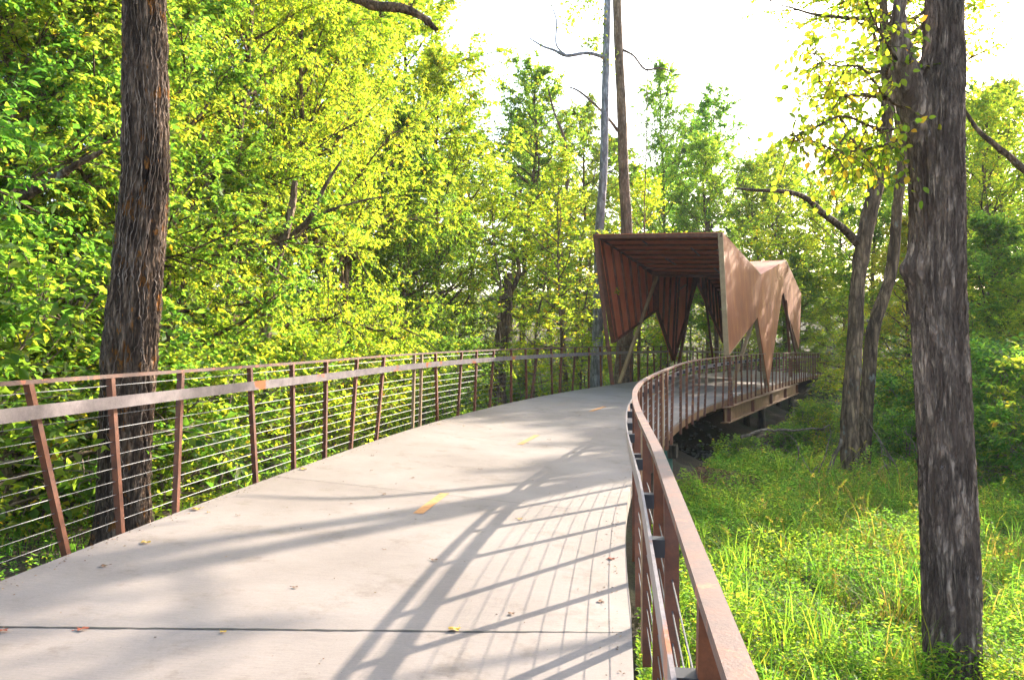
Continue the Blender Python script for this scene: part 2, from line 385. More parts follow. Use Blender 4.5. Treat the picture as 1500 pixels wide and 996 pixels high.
def strip(pts, wd, dz):
    """thin ribbon lying on the deck through (s, off) points"""
    V = []; Fc = []
    for k, (s, o, ww) in enumerate(pts):
        p = path_pt(s, o, dz); a = np.array(pts[min(k + 1, len(pts) - 1)][:2]) - np.array(pts[max(0, k - 1)][:2]); a /= np.linalg.norm(a)
        f_, r_ = path_dir(s); q = f_ * a[1] * -1 + r_ * a[0]           # perpendicular in plan
        q = f_ * (-a[1]) + r_ * a[0]
        V += [p - q * ww * wd / 2, p + q * ww * wd / 2]
        if k: Fc.append([2 * k - 2, 2 * k - 1, 2 * k + 1, 2 * k])
    return V, Fc
_dg = []
for _a in np.arange(3, 40, .05):
    _l = path_pt(_a, -HALF + .01); _r = path_pt(_a, HALF - .01)
    for _t in np.linspace(-.25, 1.02, 70): _dg.append((_a, (-HALF + 2 * HALF * _t), *(_l + (_r - _l) * _t)))
_dg = np.array(_dg)
def deck_hit(px, py):
    """nearest deck grid point to a pixel ray: (s, offset)"""
    e = np.abs(CX + F * _dg[:, 2] / _dg[:, 3] - px) + np.abs(CY - F * (_dg[:, 4] - CZ) / _dg[:, 3] - py); k = int(np.argmin(e))
    return _dg[k, 0], _dg[k, 1]
rr = random.Random(3)
def joint(sa, sb, wd, label, mt):
    pts = []
    for k in range(61):
        t = k / 60; pts.append((sa + (sb - sa) * t + rr.uniform(-1, 1) * .005, -HALF + .01 + (2 * HALF - .02) * t, rr.uniform(.6, 1.3) if wd > .01 else 1))
    V, Fc = strip(pts, wd, .004); o = mesh_obj('joint', V, Fc, mt, path); o['label'] = label; return o
_s1, _o1 = deck_hit(40, 920); _s2, _o2 = deck_hit(880, 926); _g = (_s2 - _s1) / (_o2 - _o1)
joint(_s1 + _g * (-HALF - _o1), _s2 + _g * (HALF - _o2), .020, 'dark crumbling open joint across the path', M_SEAL)
for s in (9.3, 13.9, 18.5, 23.1, 27.7, 32.3, 37, 42):
    joint(s, s - .1, .007, 'thin sawn joint line across the path', M_SEAL)
for (a, b_) in ((8.25, 9.35), (13.6, 14.9), (19.6, 21.0), (25.6, 27.0), (31.4, 32.8)):
    V, Fc = strip([(a, 0, 1), (a + (b_ - a) * .5, 0, 1), (b_, 0, 1)], .11, .0045)
    o = mesh_obj('centre_dash', V, Fc, M_YEL, path); o['label'] = 'faded orange painted centre dash'

# ------------------------------------------------------------------ railings
RH = 1.37
def railing(side, label, posts, s_lo, s_hi, doubles):
    off = side * (HALF + .15)
    root = empty('cable_railing', tuple(path_pt(0, off))); tag(root, label, 'railing', 'cable railings along the path')
    inv = -np.array(root.location)
    def bld(m, nm, mt, lab=None):
        m.V = [tuple(np.array(v) + inv) for v in m.V]
        o = m.build(nm, mt, root)
        if lab: o['label'] = lab
        return o
    ss = np.arange(s_lo, s_hi + .01, .4)
    fr = [(path_pt(s, off, 0), path_dir(s)[1]) for s in ss]
    def sec(z, du, wu, wv, k0=0):      # rectangular section swept
        m = MB(); m.sweep([(p + ZUP * z + r * du, r, ZUP) for p, r in fr[k0:]], [(-wu / 2, -wv / 2), (wu / 2, -wv / 2), (wu / 2, wv / 2), (-wu / 2, wv / 2)]); return m
    bld(sec(RH - .016, 0, .055, .032), 'top_rail', M_RAIL)
    bld(sec(1.13, -side * .085, .012, .105), 'rub_rail', M_RUB, 'flat grey steel rub rail set inside the posts')
    bld(sec(-.125, -side * .15 + side * .011, .018, .17, 43), 'edge_fascia', M_FASC, 'orange-brown steel fascia along the slab edge')
    for z in [.07 + .118 * k for k in range(9)] + [1.27]:
        m = MB(); rr_ = .0032
        m.sweep([(p + ZUP * z, r, ZUP) for p, r in fr], [(rr_ * math.cos(a), rr_ * math.sin(a)) for a in np.linspace(0, 2 * math.pi, 6, endpoint=False)])
        bld(m, 'cable', M_CABLE)
    for (sb, stp, kind) in posts:
        m = MB(); f_, r_ = path_dir((sb + stp) / 2)
        a = path_pt(sb, off, -.19); c = path_pt(stp, off, RH - .033)
        m.bar(a, c, f_, r_, .05 if kind == 0 else .045, .055)
        bld(m, 'post', M_RUSTD if kind == 0 else M_FRAME, None if kind == 0 else 'tan paired post where two rail sections meet')
        if s_lo - .1 < sb < 40:
            m = MB(); t = (1.13 + .19) / (RH + .14); q = a * (1 - t) + c * t
            q[2] = path_pt(sb, off)[2] + 1.13
            m.bar(q - r_ * side * .026, q - r_ * side * .079, f_, ZUP, .06, .07); bld(m, 'bracket', M_BLACK)
    return root
ssL, qL = s_of_px(0, -HALF - .15, 2)
def sL(px): return float(ssL[np.argmin(np.abs(qL - px))])
ssR, qR = s_of_px(0, HALF + .15, 14)
def sR(px): return float(ssR[np.argmin(np.abs(qR - px))])
Lp = list(zip([105, 178, 258, 375, 430, 475, 512, 550, 641, 670, 695, 717, 749, 772, 777, 809, 819, 838, 863],
              [38, 163, 267, 365, 427, 477, 522, 563, 638, 676, 698, 723, 749, 770, 788, 807, 823, 843, 863]))
pl = [(sL(a), sL(c), 0) for a, c in Lp]
pl += [(sL(604), sL(607), 1), (sL(614), sL(618), 1)]
s = sL(105) - 1.15
while s > -4: pl.append((s + rr.uniform(-.12, .12), s + rr.uniform(-.12, .12), 0)); s -= 1.12
s = sL(863) + 1.1
while s < 62:
    pl.append((s + rr.uniform(-.16, .16), s + rr.uniform(-.16, .16), 0)); s += 1.1
railing(-1, 'long rusty cable railing on the outer left side of the path', pl, -5, 62, 0)
pr = []
Rp = [(976, 977), (983, 986), (997, 997), (1006, 1006), (1014, 1016), (1022, 1025), (1032, 1035.5), (1047, 1049.5), (1058.5, 1061)]
pr += [(sR(a), sR(c), 0) for a, c in Rp]
sj = 15.05
pr += [(sj, sj, 0), (sj + .22, sj + .22, 1), (5.5, 5.5, 0), (5.72, 5.72, 1)]
for s, dl in ((-2.2, .1), (-1.1, -.1), (0.1, .1), (1.15, .05), (2.25, -.12), (3.35, .1), (4.4, -.1), (6.8, .12), (7.9, -.12), (9.0, .05), (10.1, .14), (11.2, -.1), (12.3, .1), (13.3, -.05), (14.2, .1), (16.0, -.1)):
    pr.append((s - dl, s + dl, 0))
s = max(p[0] for p in pr) + 1.05
while s < 62:
    pr.append((s + rr.uniform(-.22, .22), s + rr.uniform(-.22, .22), 0)); s += 1.0
railing(1, 'rusty cable railing on the inner right side of the path bending round above the weeds', pr, -5, 62, 0)

# ------------------------------------------------------------------ bridge steel and piers
def ibeam(a, b, h, wd, name, label):
    a = np.asarray(a); b = np.asarray(b); t = b - a; t /= np.linalg.norm(t); u = np.cross(t, ZUP); u /= np.linalg.norm(u); v = np.cross(u, t)
    root = empty(name, tuple(a)); tag(root, label, 'beam', 'steel beams under the deck')
    o = np.array(a)
    for nm, dz, hh, ww in (('web', -h / 2, h - .062, .02), ('flange', -.015, .03, wd), ('flange', -h + .015, .03, wd)):
        m = MB(); m.bar(v * dz, b - o + v * dz, u, v, ww, hh); m.build(nm, M_FASC, root)
    for k in range(5):
        m = MB(); c = (b - o) * (.02 + .24 * k) + v * (-h / 2); m.bar(c - t * .01, c + t * .01, u, v, wd * .92, h - .066); m.build('stiffener', M_RUST, root)
    return root
ibeam(path_pt(26.3, HALF + .10, -.21), path_pt(44, HALF + .10, -.21), .50, .26, 'bridge_beam', 'deep orange-brown steel beam under the outer right edge of the bridge beside the canopy')
ibeam(path_pt(20, .9, -.21), path_pt(44.5, .9, -.21), .50, .26, 'bridge_beam', 'steel beam hidden in the shade under the middle of the bridge deck')
ibeam(path_pt(20, -HALF - .05, -.21), path_pt(44.5, -HALF - .05, -.21), .50, .26, 'bridge_beam', 'steel beam under the left edge of the bridge deck')
def cyl(m, a, b, r1, r2=None, n=14):
    V, Fq = tubes([(np.linspace(a, b, 3), np.linspace(r1, r2 or r1, 3))], n); m.add(V, Fq.tolist())
    m.F.append([len(m.V) - n + i for i in range(n)])
def pier(s, label, green):
    c = path_pt(s, 0); root = empty('bridge_pier', tuple(c)); tag(root, label, 'pier', 'piers under the bridge'); f_, r_ = path_dir(s)
    m = MB(); m.bar(r_ * -2.0 + ZUP * -.9, r_ * 2.05 + ZUP * -.9, f_, ZUP, .34, .3); m.build('cap_beam', M_WOODP, root)
    for o in (-1.5, 0, 1.1, 1.72):
        gz = float(terrain(c[0] + r_[0] * o, c[1] + r_[1] * o)) - c[2]
        m = MB(); cyl(m, r_ * o + ZUP * -1.06, r_ * o + ZUP * (gz - .3), .15, .16); m.build('pile', M_WOODP, root, True)
        if green and o > 1:
            m = MB(); cyl(m, r_ * o + ZUP * (gz + .05), r_ * o + ZUP * (gz + .62), .23, .21, 18); q = m.build('collar', M_GREEN, root); q['label'] = 'green painted collar round the foot of the pile'
    return root
pier(19.8, 'timber pile pier with green collars at the foot where the railing bends', True)
pier(36.5, 'low timber pile pier in the shade below the canopy', False)
pier(46.0, 'last timber pile pier past the canopy', False)

# ------------------------------------------------------------------ pavilion
O0 = P(964, 560, 29); O0[2] = 0
pav = empty('canopy_pavilion', tuple(O0)); tag(pav, 'folded rusty steel canopy with zigzag roof and pointed walls standing over the bridge', 'canopy')
A = P(870, 343, 28.0); B = P(1058.5, 340, 25.3)
VL = P(959, 400, 32.7); VR = P(1115, 402, 30.9)
RL = P(1018, 386, 39.3); RR_ = P(1152, 381, 37.6)
EL = P(1052, 428, 45.2); ER = P(1174, 431, 43.2)
T1L = P(895, 503, 28.3); U1L = P(959, 455, 32.7); T2L = P(984, 529, 35.2); U2L = P(1018, 412, 39.3); T3L = P(1058, 503, 43.0)
T1R = P(1068, 521, 24.9); U1R = P(1110, 465, 30.0); T2R = P(1126, 566, 30.9); U2R = P(1146, 431, 37.2); T3R = P(1170.5, 512, 42)
def loc_(m, nm, mt, lab=None):
    m.V = [tuple(np.array(v) - O0) for v in m.V]; o = m.build(nm, mt, pav)
    if lab: o['label'] = lab
    return o
def plate(poly, inward, th, rimd, nm, lab, skin=M_SKIN, secs=None):
    """thin plate with a returned rim; inward is the side that carries the ribs"""
    poly = [np.asarray(p) for p in poly]; c = sum(poly) / len(poly)
    n = np.zeros(3)
    for i in range(len(poly)): n += np.cross(poly[i] - c, poly[(i + 1) % len(poly)] - c)
    n /= np.linalg.norm(n)
    if np.dot(n, inward) < 0: n = -n
    m = MB()
    cen = c; 
    if secs:
        for (t0, t1, b0, b1, _k) in secs:
            K = 8; V_ = []
            for q in range(K + 1):
                u = q / K; a = t0 + (t1 - t0) * u; b_ = b0 + (b1 - b0) * u; V_ += [a, b_, a + n * th, b_ + n * th]
            m.add(V_, [f for q in range(K) for f in ([4 * q, 4 * q + 4, 4 * q + 5, 4 * q + 1], [4 * q + 2, 4 * q + 3, 4 * q + 7, 4 * q + 6], [4 * q, 4 * q + 2, 4 * q + 6, 4 * q + 4], [4 * q + 1, 4 * q + 5, 4 * q + 7, 4 * q + 3])])
    for i in range(len(poly)):
        if secs: break
        a, b_ = poly[i], poly[(i + 1) % len(poly)]
        m.add([a, b_, cen, a + n * th, b_ + n * th, cen + n * th], [[0, 1, 2], [5, 4, 3], [0, 3, 4, 1]])
    o = loc_(m, nm, skin, lab)
    m = MB()
    for i in range(len(poly)):
        a, b_ = poly[i], poly[(i + 1) % len(poly)]; t = b_ - a; L_ = np.linalg.norm(t)
        if L_ < .05: continue
        t /= L_; u = np.cross(n, t); u /= np.linalg.norm(u)
        if np.dot(u, c - a) < 0: u = -u
        m.bar(a + n * rimd / 2 + u * .022 + t * .01 , b_ + n * rimd / 2 + u * .022 - t * .01, u, n, .04, rimd)
    r = mesh_obj('edge_frame', m.V, m.F, M_FRAME if skin is M_SKIN else M_RUSTD, o); r.location = tuple(-O0)
    return o, n
def fins(par, t0, t1, b0, b1, n, k, depth, us, ue, wd=.02):
    """ribs between the top line t0-t1 and bottom line b0-b1"""
    m = MB()
    for i in range(k):
        u = us + (ue - us) * i / max(1, k - 1); a = t0 + (t1 - t0) * u; b_ = b0 + (b1 - b0) * u
        if np.linalg.norm(a - b_) < .1: continue
        t = b_ - a; t /= np.linalg.norm(t); q = np.cross(t, n); q /= np.linalg.norm(q)
        m.bar(a + n * (depth / 2 + .03) + t * .05, b_ + n * (depth / 2 + .03) - t * .03, q, n, wd, depth)
    r = mesh_obj('ribs', m.V, m.F, M_RUSTD, par); r.location = tuple(-O0); r['label'] = 'evenly spaced steel ribs'
# roof plates (ribs underneath)
for (a, b_, c, d, k, lab) in ((A, B, VR, VL, 8, 'front roof plate sloping down from the entrance'), (VL, VR, RR_, RL, 8, 'middle roof plate rising to the second ridge'), (RL, RR_, ER, EL, 7, 'rear roof plate sloping down to the far end')):
    o, n = plate([a, b_, c, d], -ZUP, .03, .16, 'roof_panel', lab, M_INNER)
    fins(o, a, d, b_, c, n, k, .07, .1, .93, .035)
# left walls (ribs face right, to the walkway)
inR = (VR - VL)
for (poly, f_, lab) in (([A, VL, U1L, T1L], [(A, VL, T1L, U1L, 7)], 'near left wall plate tapering to a point'),
                        ([VL, RL, U2L, T2L, U1L], [(VL, (VL + RL) / 2, U1L, T2L, 4), ((VL + RL) / 2, RL, T2L, U2L, 3)], 'middle left wall plate hanging to a point'),
                        ([RL, EL, T3L, U2L], [(RL, EL, U2L, T3L, 7)], 'far left wall plate hanging to a point')):
    o, n = plate(poly, inR, .03, .16, 'wall_panel', lab, M_INNER, f_)
    for (a, b_, c, d, k) in f_: fins(o, a, b_, c, d, n, k, .09, .08, .94, .025)
for (poly, f_, lab) in (([B, VR, U1R, T1R], [(B, VR, T1R, U1R, 8)], 'near right wall plate catching dappled sun'),
                        ([VR, RR_, U2R, T2R, U1R], [(VR, (VR + RR_) / 2, U1R, T2R, 5), ((VR + RR_) / 2, RR_, T2R, U2R, 5)], 'middle right wall plate with its long point reaching the deck edge'),
                        ([RR_, ER, T3R, U2R], [(RR_, ER, U2R, T3R, 6)], 'far right wall plate pointing down past the railing')):
    o, n = plate(poly, -inR, .03, .16, 'wall_panel', lab, M_SKIN, f_)
    for (a, b_, c, d, k) in f_: fins(o, a, b_, c, d, n, k, .13, .06, .95, .025)
for a, b_, wd, mt, nm, lab in (
        (A + [.03, .02, 0], P(897, 563.5, 28.25), .13, M_RUSTD, 'leg', 'front left leg'),
        (B + [-.06, .16, -.1], P(1072, 597, 25.0), .10, M_RUSTD, 'leg', 'front right leg'),
        (P(962, 406, 32.3), P(907, 562, 28.9), .11, M_FRAME, 'strut', 'tan strut leaning down to the front left foot'),
        (P(1018, 404, 38.8), P(992, 545, 35.6), .12, M_RUSTD, 'strut', None),
        (P(1005, 417, 37), P(955, 454, 33.5), .06, M_FRAME, 'brace', None),
        (P(1029, 400, 38.6), P(1046, 540, 42.3), .10, M_RUSTD, 'strut', None),
        (P(1107, 456, 30.7), P(1068, 579, 27.2), .11, M_FRAME, 'strut', 'tan strut behind the right railing'),
        (P(1110, 463, 30.3), P(1125, 562, 31.2), .08, M_RUSTD, 'strut', None),
        (P(1147, 431, 37.3), P(1171, 545, 42), .10, M_RUSTD, 'strut', None),
        (P(1151, 440, 37.8), P(1159, 552, 38.8), .10, M_RUSTD, 'leg', None)):
    m = MB(); m.stick(a, b_, wd); loc_(m, nm, mt, lab)
for k in range(7):      # plates added to stand in for sunlit spots where ribs meet the left wall
    q = A + (VL - A) * (.1 + .83 * k / 8 + .02); q = q + (B - A) / 4.7 * .18 + [0, 0, -.17]
    m = MB(); m.bar(q, q + (B - A) / 4.7 * .2 + [0, 0, -.02], np.array([.4, .9, 0]), ZUP, .10, .015); loc_(m, 'sunlit_spot_plate', M_CABLE)
for (x, y, x2, y2, d) in ((934, 347, 948, 358, 27.5), (1012, 363, 1025, 375, 27.8), (975, 379, 990, 388, 29.8), (1050, 366, 1056, 367, 27), (1046, 393, 1056, 401, 30)):
    a = P(x, y, d); b_ = P(x2, y2, d + .6)
    m = MB(); m.stick(a, b_, .05, .03); loc_(m, 'ceiling_bar', M_CABLE, 'short grey bar under the front roof plate')  # short separate grey bars set along the underside of the front roof plate

# ------------------------------------------------------------------ trees
def unit(v): return v / (np.linalg.norm(v, axis=-1, keepdims=True) + 1e-9)
def grow(seed, H, base, rad, tr, nl, ns, nt_, nlv, ls, lean=(0, 0), droop=.25, hexa=False, wide=.6, profile='oval', stems=1, cone=1.0):
    """returns wood (V,F) and leaf (V,F). base: height where the crown begins, rad: crown radius"""
    g_ = np.random.default_rng(seed)
    polys = []; big = []
    TP, TD, TL = [], [], []
    for sidx in range(stems):
        n = 14; t = np.linspace(0, 1, n)
        wob = np.cumsum(g_.normal(size=(n, 2)) * .012 * H, axis=0); wob -= wob[0]
        off = g_.normal(size=2) * (.18 * rad if stems > 1 else 0)
        tp = np.stack([t * lean[0] + wob[:, 0] * t + off[0] * (.3 + t * 1.6), t * lean[1] + wob[:, 1] * t + off[1] * (.3 + t * 1.6), t * H], 1)
        rd = tr * (1 - t * .92) ** .8; rd[0] *= 1.35
        big.append((smooth_curve(np.concatenate([tp, rd[:, None]], 1), 28)))
        for i in range(nl // stems):
            u = (base + (H - base) * ((i + g_.random()) / (nl // stems)) ** .95) / H; u = min(u, .985)
            p0 = np.array([np.interp(u, t, tp[:, k]) for k in range(3)])
            cu = (u * H - base) / (H - base)
            pr_ = {'oval': math.sin(math.pi * min(.98, .16 + .8 * cu)) ** .7, 'cone': (1 - cu) ** .6 * .95 + .1, 'bush': (1 - cu ** 3) * .9 + .12}[profile]
            L_ = rad * pr_ * g_.uniform(.65, 1.15)
            az = i * 2.4 + g_.normal() * .5; el = (.1 + .9 * cu) * g_.uniform(.5, 1.1) * cone
            dv = np.array([math.cos(az) * math.cos(el), math.sin(az) * math.cos(el), math.sin(el)])
            q = [p0]; dd = dv.copy(); m = 7
            for k in range(m):
                dd = unit(dd + g_.normal(size=3) * .13 + np.array([0, 0, .05 - droop * .12 * k / m])); q.append(q[-1] + dd * L_ / m)
            q = np.array(q); r0 = max(.012, .35 * np.interp(u, t, rd) + .008 * L_); polys.append((q, np.linspace(r0, .006, len(q))))
            for j in range(ns):
                v = .15 + .85 * (j + g_.random()) / ns; p1 = np.array([np.interp(v, np.linspace(0, 1, m + 1), q[:, k]) for k in range(3)])
                sdv = unit(unit(q[min(m, int(v * m) + 1)] - q[int(min(v, .99) * m)]) + g_.normal(size=3) * [.75, .75, .4]); L2 = L_ * (.55 - .25 * v) * g_.uniform(.6, 1.2) + .12
                q2 = [p1]; d2 = sdv.copy()
                for k in range(3):
                    d2 = unit(d2 + g_.normal(size=3) * .15 - [0, 0, droop * .12]); q2.append(q2[-1] + d2 * L2 / 3)
                q2 = np.array(q2); polys.append((q2, np.linspace(max(.006, r0 * .3), .003, 4)))
                w_ = g_.random(nt_) * .95 + .05; seg = np.minimum((w_ * 3).astype(int), 2); fr_ = (w_ * 3 - seg)[:, None]
                TP.append(q2[seg] * (1 - fr_) + q2[seg + 1] * fr_); TD.append(unit(d2 + g_.normal(size=(nt_, 3)) * [.9, .9, .45])); TL.append(np.full(nt_, .16 + L2 * .35))
    TP = np.concatenate(TP); TD = np.concatenate(TD); TL = np.concatenate(TL) * g_.uniform(.5, 1.3, len(TP))
    N_ = len(TP); u = (np.arange(nlv)[None] + g_.random((N_, nlv))) / nlv
    pos = TP[:, None] + TD[:, None] * (u * TL[:, None])[..., None] - np.array([0, 0, 1.]) * (u ** 2 * droop * .25 * TL[:, None])[..., None]
    side = unit(np.cross(TD, [0, 0, 1.]))[:, None] * np.where(np.arange(nlv) % 2 == 0, 1, -1)[None, :, None]
    ld = TD[:, None] * .6 + side * .9 + g_.normal(size=(N_, nlv, 3)) * .45 + np.array([0, 0, -droop])
    nr = np.array([0, 0, 1.]) + g_.normal(size=(N_, nlv, 3)) * .55
    sz = ls * g_.uniform(.5, 1.25, (N_, nlv)) * g_.uniform(.65, 1.3, (N_, 1))
    LV, LF = leaves(pos.reshape(-1, 3), ld.reshape(-1, 3), nr.reshape(-1, 3), sz.ravel(), wide, .15, hexa)
    a1, f1 = tubes([(b_[:, :3], b_[:, 3]) for b_ in big], 10); a2, f2 = tubes(polys, 4)
    return (np.concatenate([a1, a2]), np.concatenate([f1, f2 + len(a1)])), (LV, LF)

PROTO = {}
def proto(key, mt, wood, **kw):
    (wv_, wf_), (lv, lf) = grow(**kw)
    tm = bpy.data.meshes.new('trunk'); o = mesh_obj('trunk', wv_, wf_, wood, smooth=True)
    c = mesh_obj('crown', lv, lf, mt)
    me1, me2 = o.data, c.data
    bpy.data.objects.remove(o); bpy.data.objects.remove(c)
    PROTO[key] = (me1, me2, kw['H'])
#            near bushy
proto('bushA', M_LEAF, M_BARK, seed=1, H=9.5, base=.3, rad=3.0, tr=.11, nl=54, ns=9, nt_=7, nlv=20, ls=.078, hexa=True, profile='bush')
proto('bushB', M_LEAF, M_BARK, seed=2, H=10.5, base=.5, rad=3.2, tr=.12, nl=58, ns=9, nt_=8, nlv=20, ls=.070, hexa=True, profile='bush', droop=.4)
proto('bushC', M_LEAFD, M_BARK, seed=3, H=8.5, base=.2, rad=2.8, tr=.10, nl=50, ns=9, nt_=7, nlv=18, ls=.088, hexa=True, profile='bush')
proto('tallA', M_LEAF, M_BARK, seed=4, H=13, base=3, rad=3.4, tr=.17, nl=46, ns=8, nt_=7, nlv=15, ls=.125, wide=.65)
proto('tallB', M_LEAFD, M_BARK, seed=5, H=14, base=2.5, rad=3.0, tr=.18, nl=46, ns=8, nt_=7, nlv=14, ls=.13, wide=.65)
proto('thin', M_LEAFY, M_BARKT, seed=6, H=11, base=2, rad=2.4, tr=.08, nl=30, ns=6, nt_=4, nlv=9, ls=.13, wide=.65)
proto('thinG', M_LEAF, M_BARKT, seed=16, H=12, base=3, rad=2.6, tr=.09, nl=26, ns=6, nt_=5, nlv=10, ls=.13, wide=.65)
proto('farA', M_LEAF, M_BARK, seed=7, H=15, base=1.0, rad=4.2, tr=.2, nl=44, ns=7, nt_=5, nlv=10, ls=.26, wide=.7, profile='bush')
proto('farB', M_LEAFD, M_BARK, seed=8, H=17, base=2, rad=4.4, tr=.22, nl=44, ns=7, nt_=5, nlv=10, ls=.27, wide=.7)
proto('shrubA', M_LEAF, M_TWIG, seed=9, H=2.2, base=.15, rad=1.3, tr=.03, nl=26, ns=6, nt_=5, nlv=9, ls=.09, stems=3, profile='bush', wide=.6)
proto('shrubB', M_LEAFD, M_TWIG, seed=10, H=1.7, base=.1, rad=1.2, tr=.03, nl=24, ns=6, nt_=5, nlv=9, ls=.085, stems=3, profile='bush', droop=.5)
proto('shrubY', M_LEAFY, M_TWIG, seed=11, H=2.6, base=.2, rad=1.2, tr=.03, nl=21, ns=6, nt_=4, nlv=8, ls=.09, stems=3, profile='bush')

def put(key, px, d, top=None, H=None, label='', cat='tree', group=None, name=None, wide=1., col=(1, 1, 1), rot=None, sink=.1):
    me1, me2, H0 = PROTO[key]; X = (px - CX) / F * d; z = float(terrain(X, d)) - sink
    if top is not None: H = CZ - (top - CY) / F * d - z
    k = H / H0
    root = empty(name or ('shrub' if cat == 'shrub' else 'tree'), (X, d, z)); tag(root, label, cat, group)
    root.rotation_euler = (0, 0, rr.uniform(0, 6.28) if rot is None else rot); root.scale = (k * wide, k * wide, k)
    for nm, me in (('trunk', me1), ('crown', me2)):
        o = bpy.data.objects.new(nm, me); COL.objects.link(o); o.parent = root; o.color = (*col, 1)
    return root
GL = 'leafy trees massed behind the left railing'
LIGHT = (1.18, 1.18, .95); COOL = (.85, 1.0, 1.0); WARM = (1.35, 1.1, .8); N1 = (1, 1, 1)
LL1 = ['bushy dark green tree cut by the left edge of the photo behind the railing', 'bushy green tree left of the furrowed trunk behind the left railing', 'bushy tree directly behind the furrowed vine-laced trunk', 'shorter deep green bushy tree just right of the furrowed trunk',
       'bushy yellow-green tree around the slender tan trunk', 'bright lime bushy tree right of the slender tan trunk', 'bright lime bushy tree above the paired tan posts of the left railing', 'low deep green bushy tree just past the paired tan posts', 'yellow-green bushy tree ending the left foliage wall']
left = [('bushC', -110, 10.0, 9.5, .95, COOL), ('bushA', 20, 11.8, 10, .95, N1), ('bushB', 150, 13.2, 11, .95, N1), ('bushC', 255, 13.5, 9.5, .9, N1),
        ('bushB', 335, 16, 12, .8, LIGHT), ('bushA', 445, 19, 12.5, .70, LIGHT), ('bushA', 505, 22.5, 13.0, .72, LIGHT),
        ('bushC', 588, 26, 10.0, .7, N1), ('bushB', 640, 29, 13.5, .68, LIGHT)]
for n_, (k, px, d, H, wd, c) in enumerate(left): put(k, px, d, H=H, label=LL1[n_], group=GL, wide=wd, col=c)
tt_ = []
for k, px, d, H, c in (('tallA', -60, 17, 15, LIGHT), ('tallB', 60, 18, 15, N1), ('tallA', 190, 20, 16, LIGHT), ('tallA', 300, 22, 17, LIGHT), ('tallB', 420, 25, 18, N1), ('tallA', 520, 28, 19, LIGHT), ('tallA', 600, 32, 18.5, LIGHT)):
    tt_.append(put(k, px, d, H=H, label='tall leafy tree rising above the bushy trees of the left foliage wall', group='tall trees behind the left foliage wall', col=c))
# skyline centre
for k, px, d, top, c, wd, lab in (
        ('tallB', 690, 40, 205, N1, .9, 'rounded green tree just right of the left foliage wall'),
        ('tallA', 765, 40, 120, COOL, .85, 'airy green tree with open crown against the white sky, first right of the foliage wall'),
        ('tallA', 845, 43, 165, N1, .75, 'green tree standing behind the two bare poles on their left side'),
        ('bushB', 975, 47, 105, (.9, 1.15, 1.0), .60, 'deep green tree with two rounded heads rising above the canopy'),
        ('tallA', 1050, 45, 215, COOL, .8, 'mid green tree directly behind the canopy entrance corner'),
        ('tallA', 1115, 50, 245, LIGHT, .9, 'pale yellow-green tree right of the canopy top'),
        ('tallB', 1038, 52, 150, COOL, .8, 'green tree filling the sky gap over the canopy corner'),
        ('tallA', 1150, 54, 225, LIGHT, .9, 'pale tree behind the long curved limb of the forked trunk'),
        ('farA', 925, 56, 255, LIGHT, .8, 'distant pale tree between the bare poles and the deep green tree')):
    put(k, px, d, top=top, label=lab, wide=wd, col=c)
sl_ = []
for k, px, d, top in (('thinG', 727, 30, 260), ('thin', 780, 33, 300), ('thinG', 822, 31, 250), ('thin', 935, 38, 270), ('thin', 850, 36, 330), ('thinG', 1010, 50, 330), ('thin', 1085, 47, 330)):
    sl_.append(put(k, px, d, top=top, label='slender thin-stemmed young tree among the woods behind the outer railing', group='slender young trees behind the railing', col=LIGHT))
# far ring
x = -420
while x < 1950:
    put(rr.choice(['farA', 'farB', 'farA']), x + rr.uniform(-25, 25), rr.uniform(58, 85), H=rr.uniform(15, 19) * (1 if not 1020 < x < 1230 else .85), label='distant leafy tree in the wood closing the view', group='distant trees closing the view', col=rr.choice([N1, LIGHT, COOL]))
    x += 72
# right side
for k, px, d, top, c, wd, lab in (
        ('tallA', 1240, 52, 250, LIGHT, .9, 'yellow-green tree just right of the canopy end'),
        ('tallB', 1280, 36, 200, N1, .8, 'dark green tree standing behind the forked double trunk'),
        ('tallA', 1470, 30, 150, LIGHT, .8, 'yellow-green tree at the right edge above the dark thicket'),
        ('tallB', 1530, 30, 230, N1, .9, 'deep green tree reaching in from beyond the right edge'),
        ('tallA', 1345, 46, 190, LIGHT, 1.0, 'yellow-green tree filling the gap between the forked trunk and the thick grey trunk'),
        ('tallB', 1420, 43, 150, N1, 1.0, 'dark crowned tree just right of the thick grey trunk'),
        ('tallA', 1500, 40, 135, N1, 1.0, 'tree with a spreading crown at the right edge, behind the yellow-green one'),
        ('farA', 1170, 58, 300, LIGHT, .9, 'pale distant tree showing over the low end of the canopy'),
        ):
    put(k, px, d, top=top, label=lab, wide=wd, col=c)
bt_ = []
for k, px, d, top, c in (('bushA', 1235, 49, 400, LIGHT), ('bushB', 1330, 32, 330, WARM), ('bushC', 1440, 27, 330, N1), ('bushA', 1520, 25, 390, LIGHT), ('bushC', 1165, 52, 380, N1), ('bushB', 1590, 22, 420, N1)):
    bt_.append(put(k, px, d, top=top, label='low bushy tree in the thicket across the creek on the right', group='low bushy trees across the creek', col=c, wide=1.1))
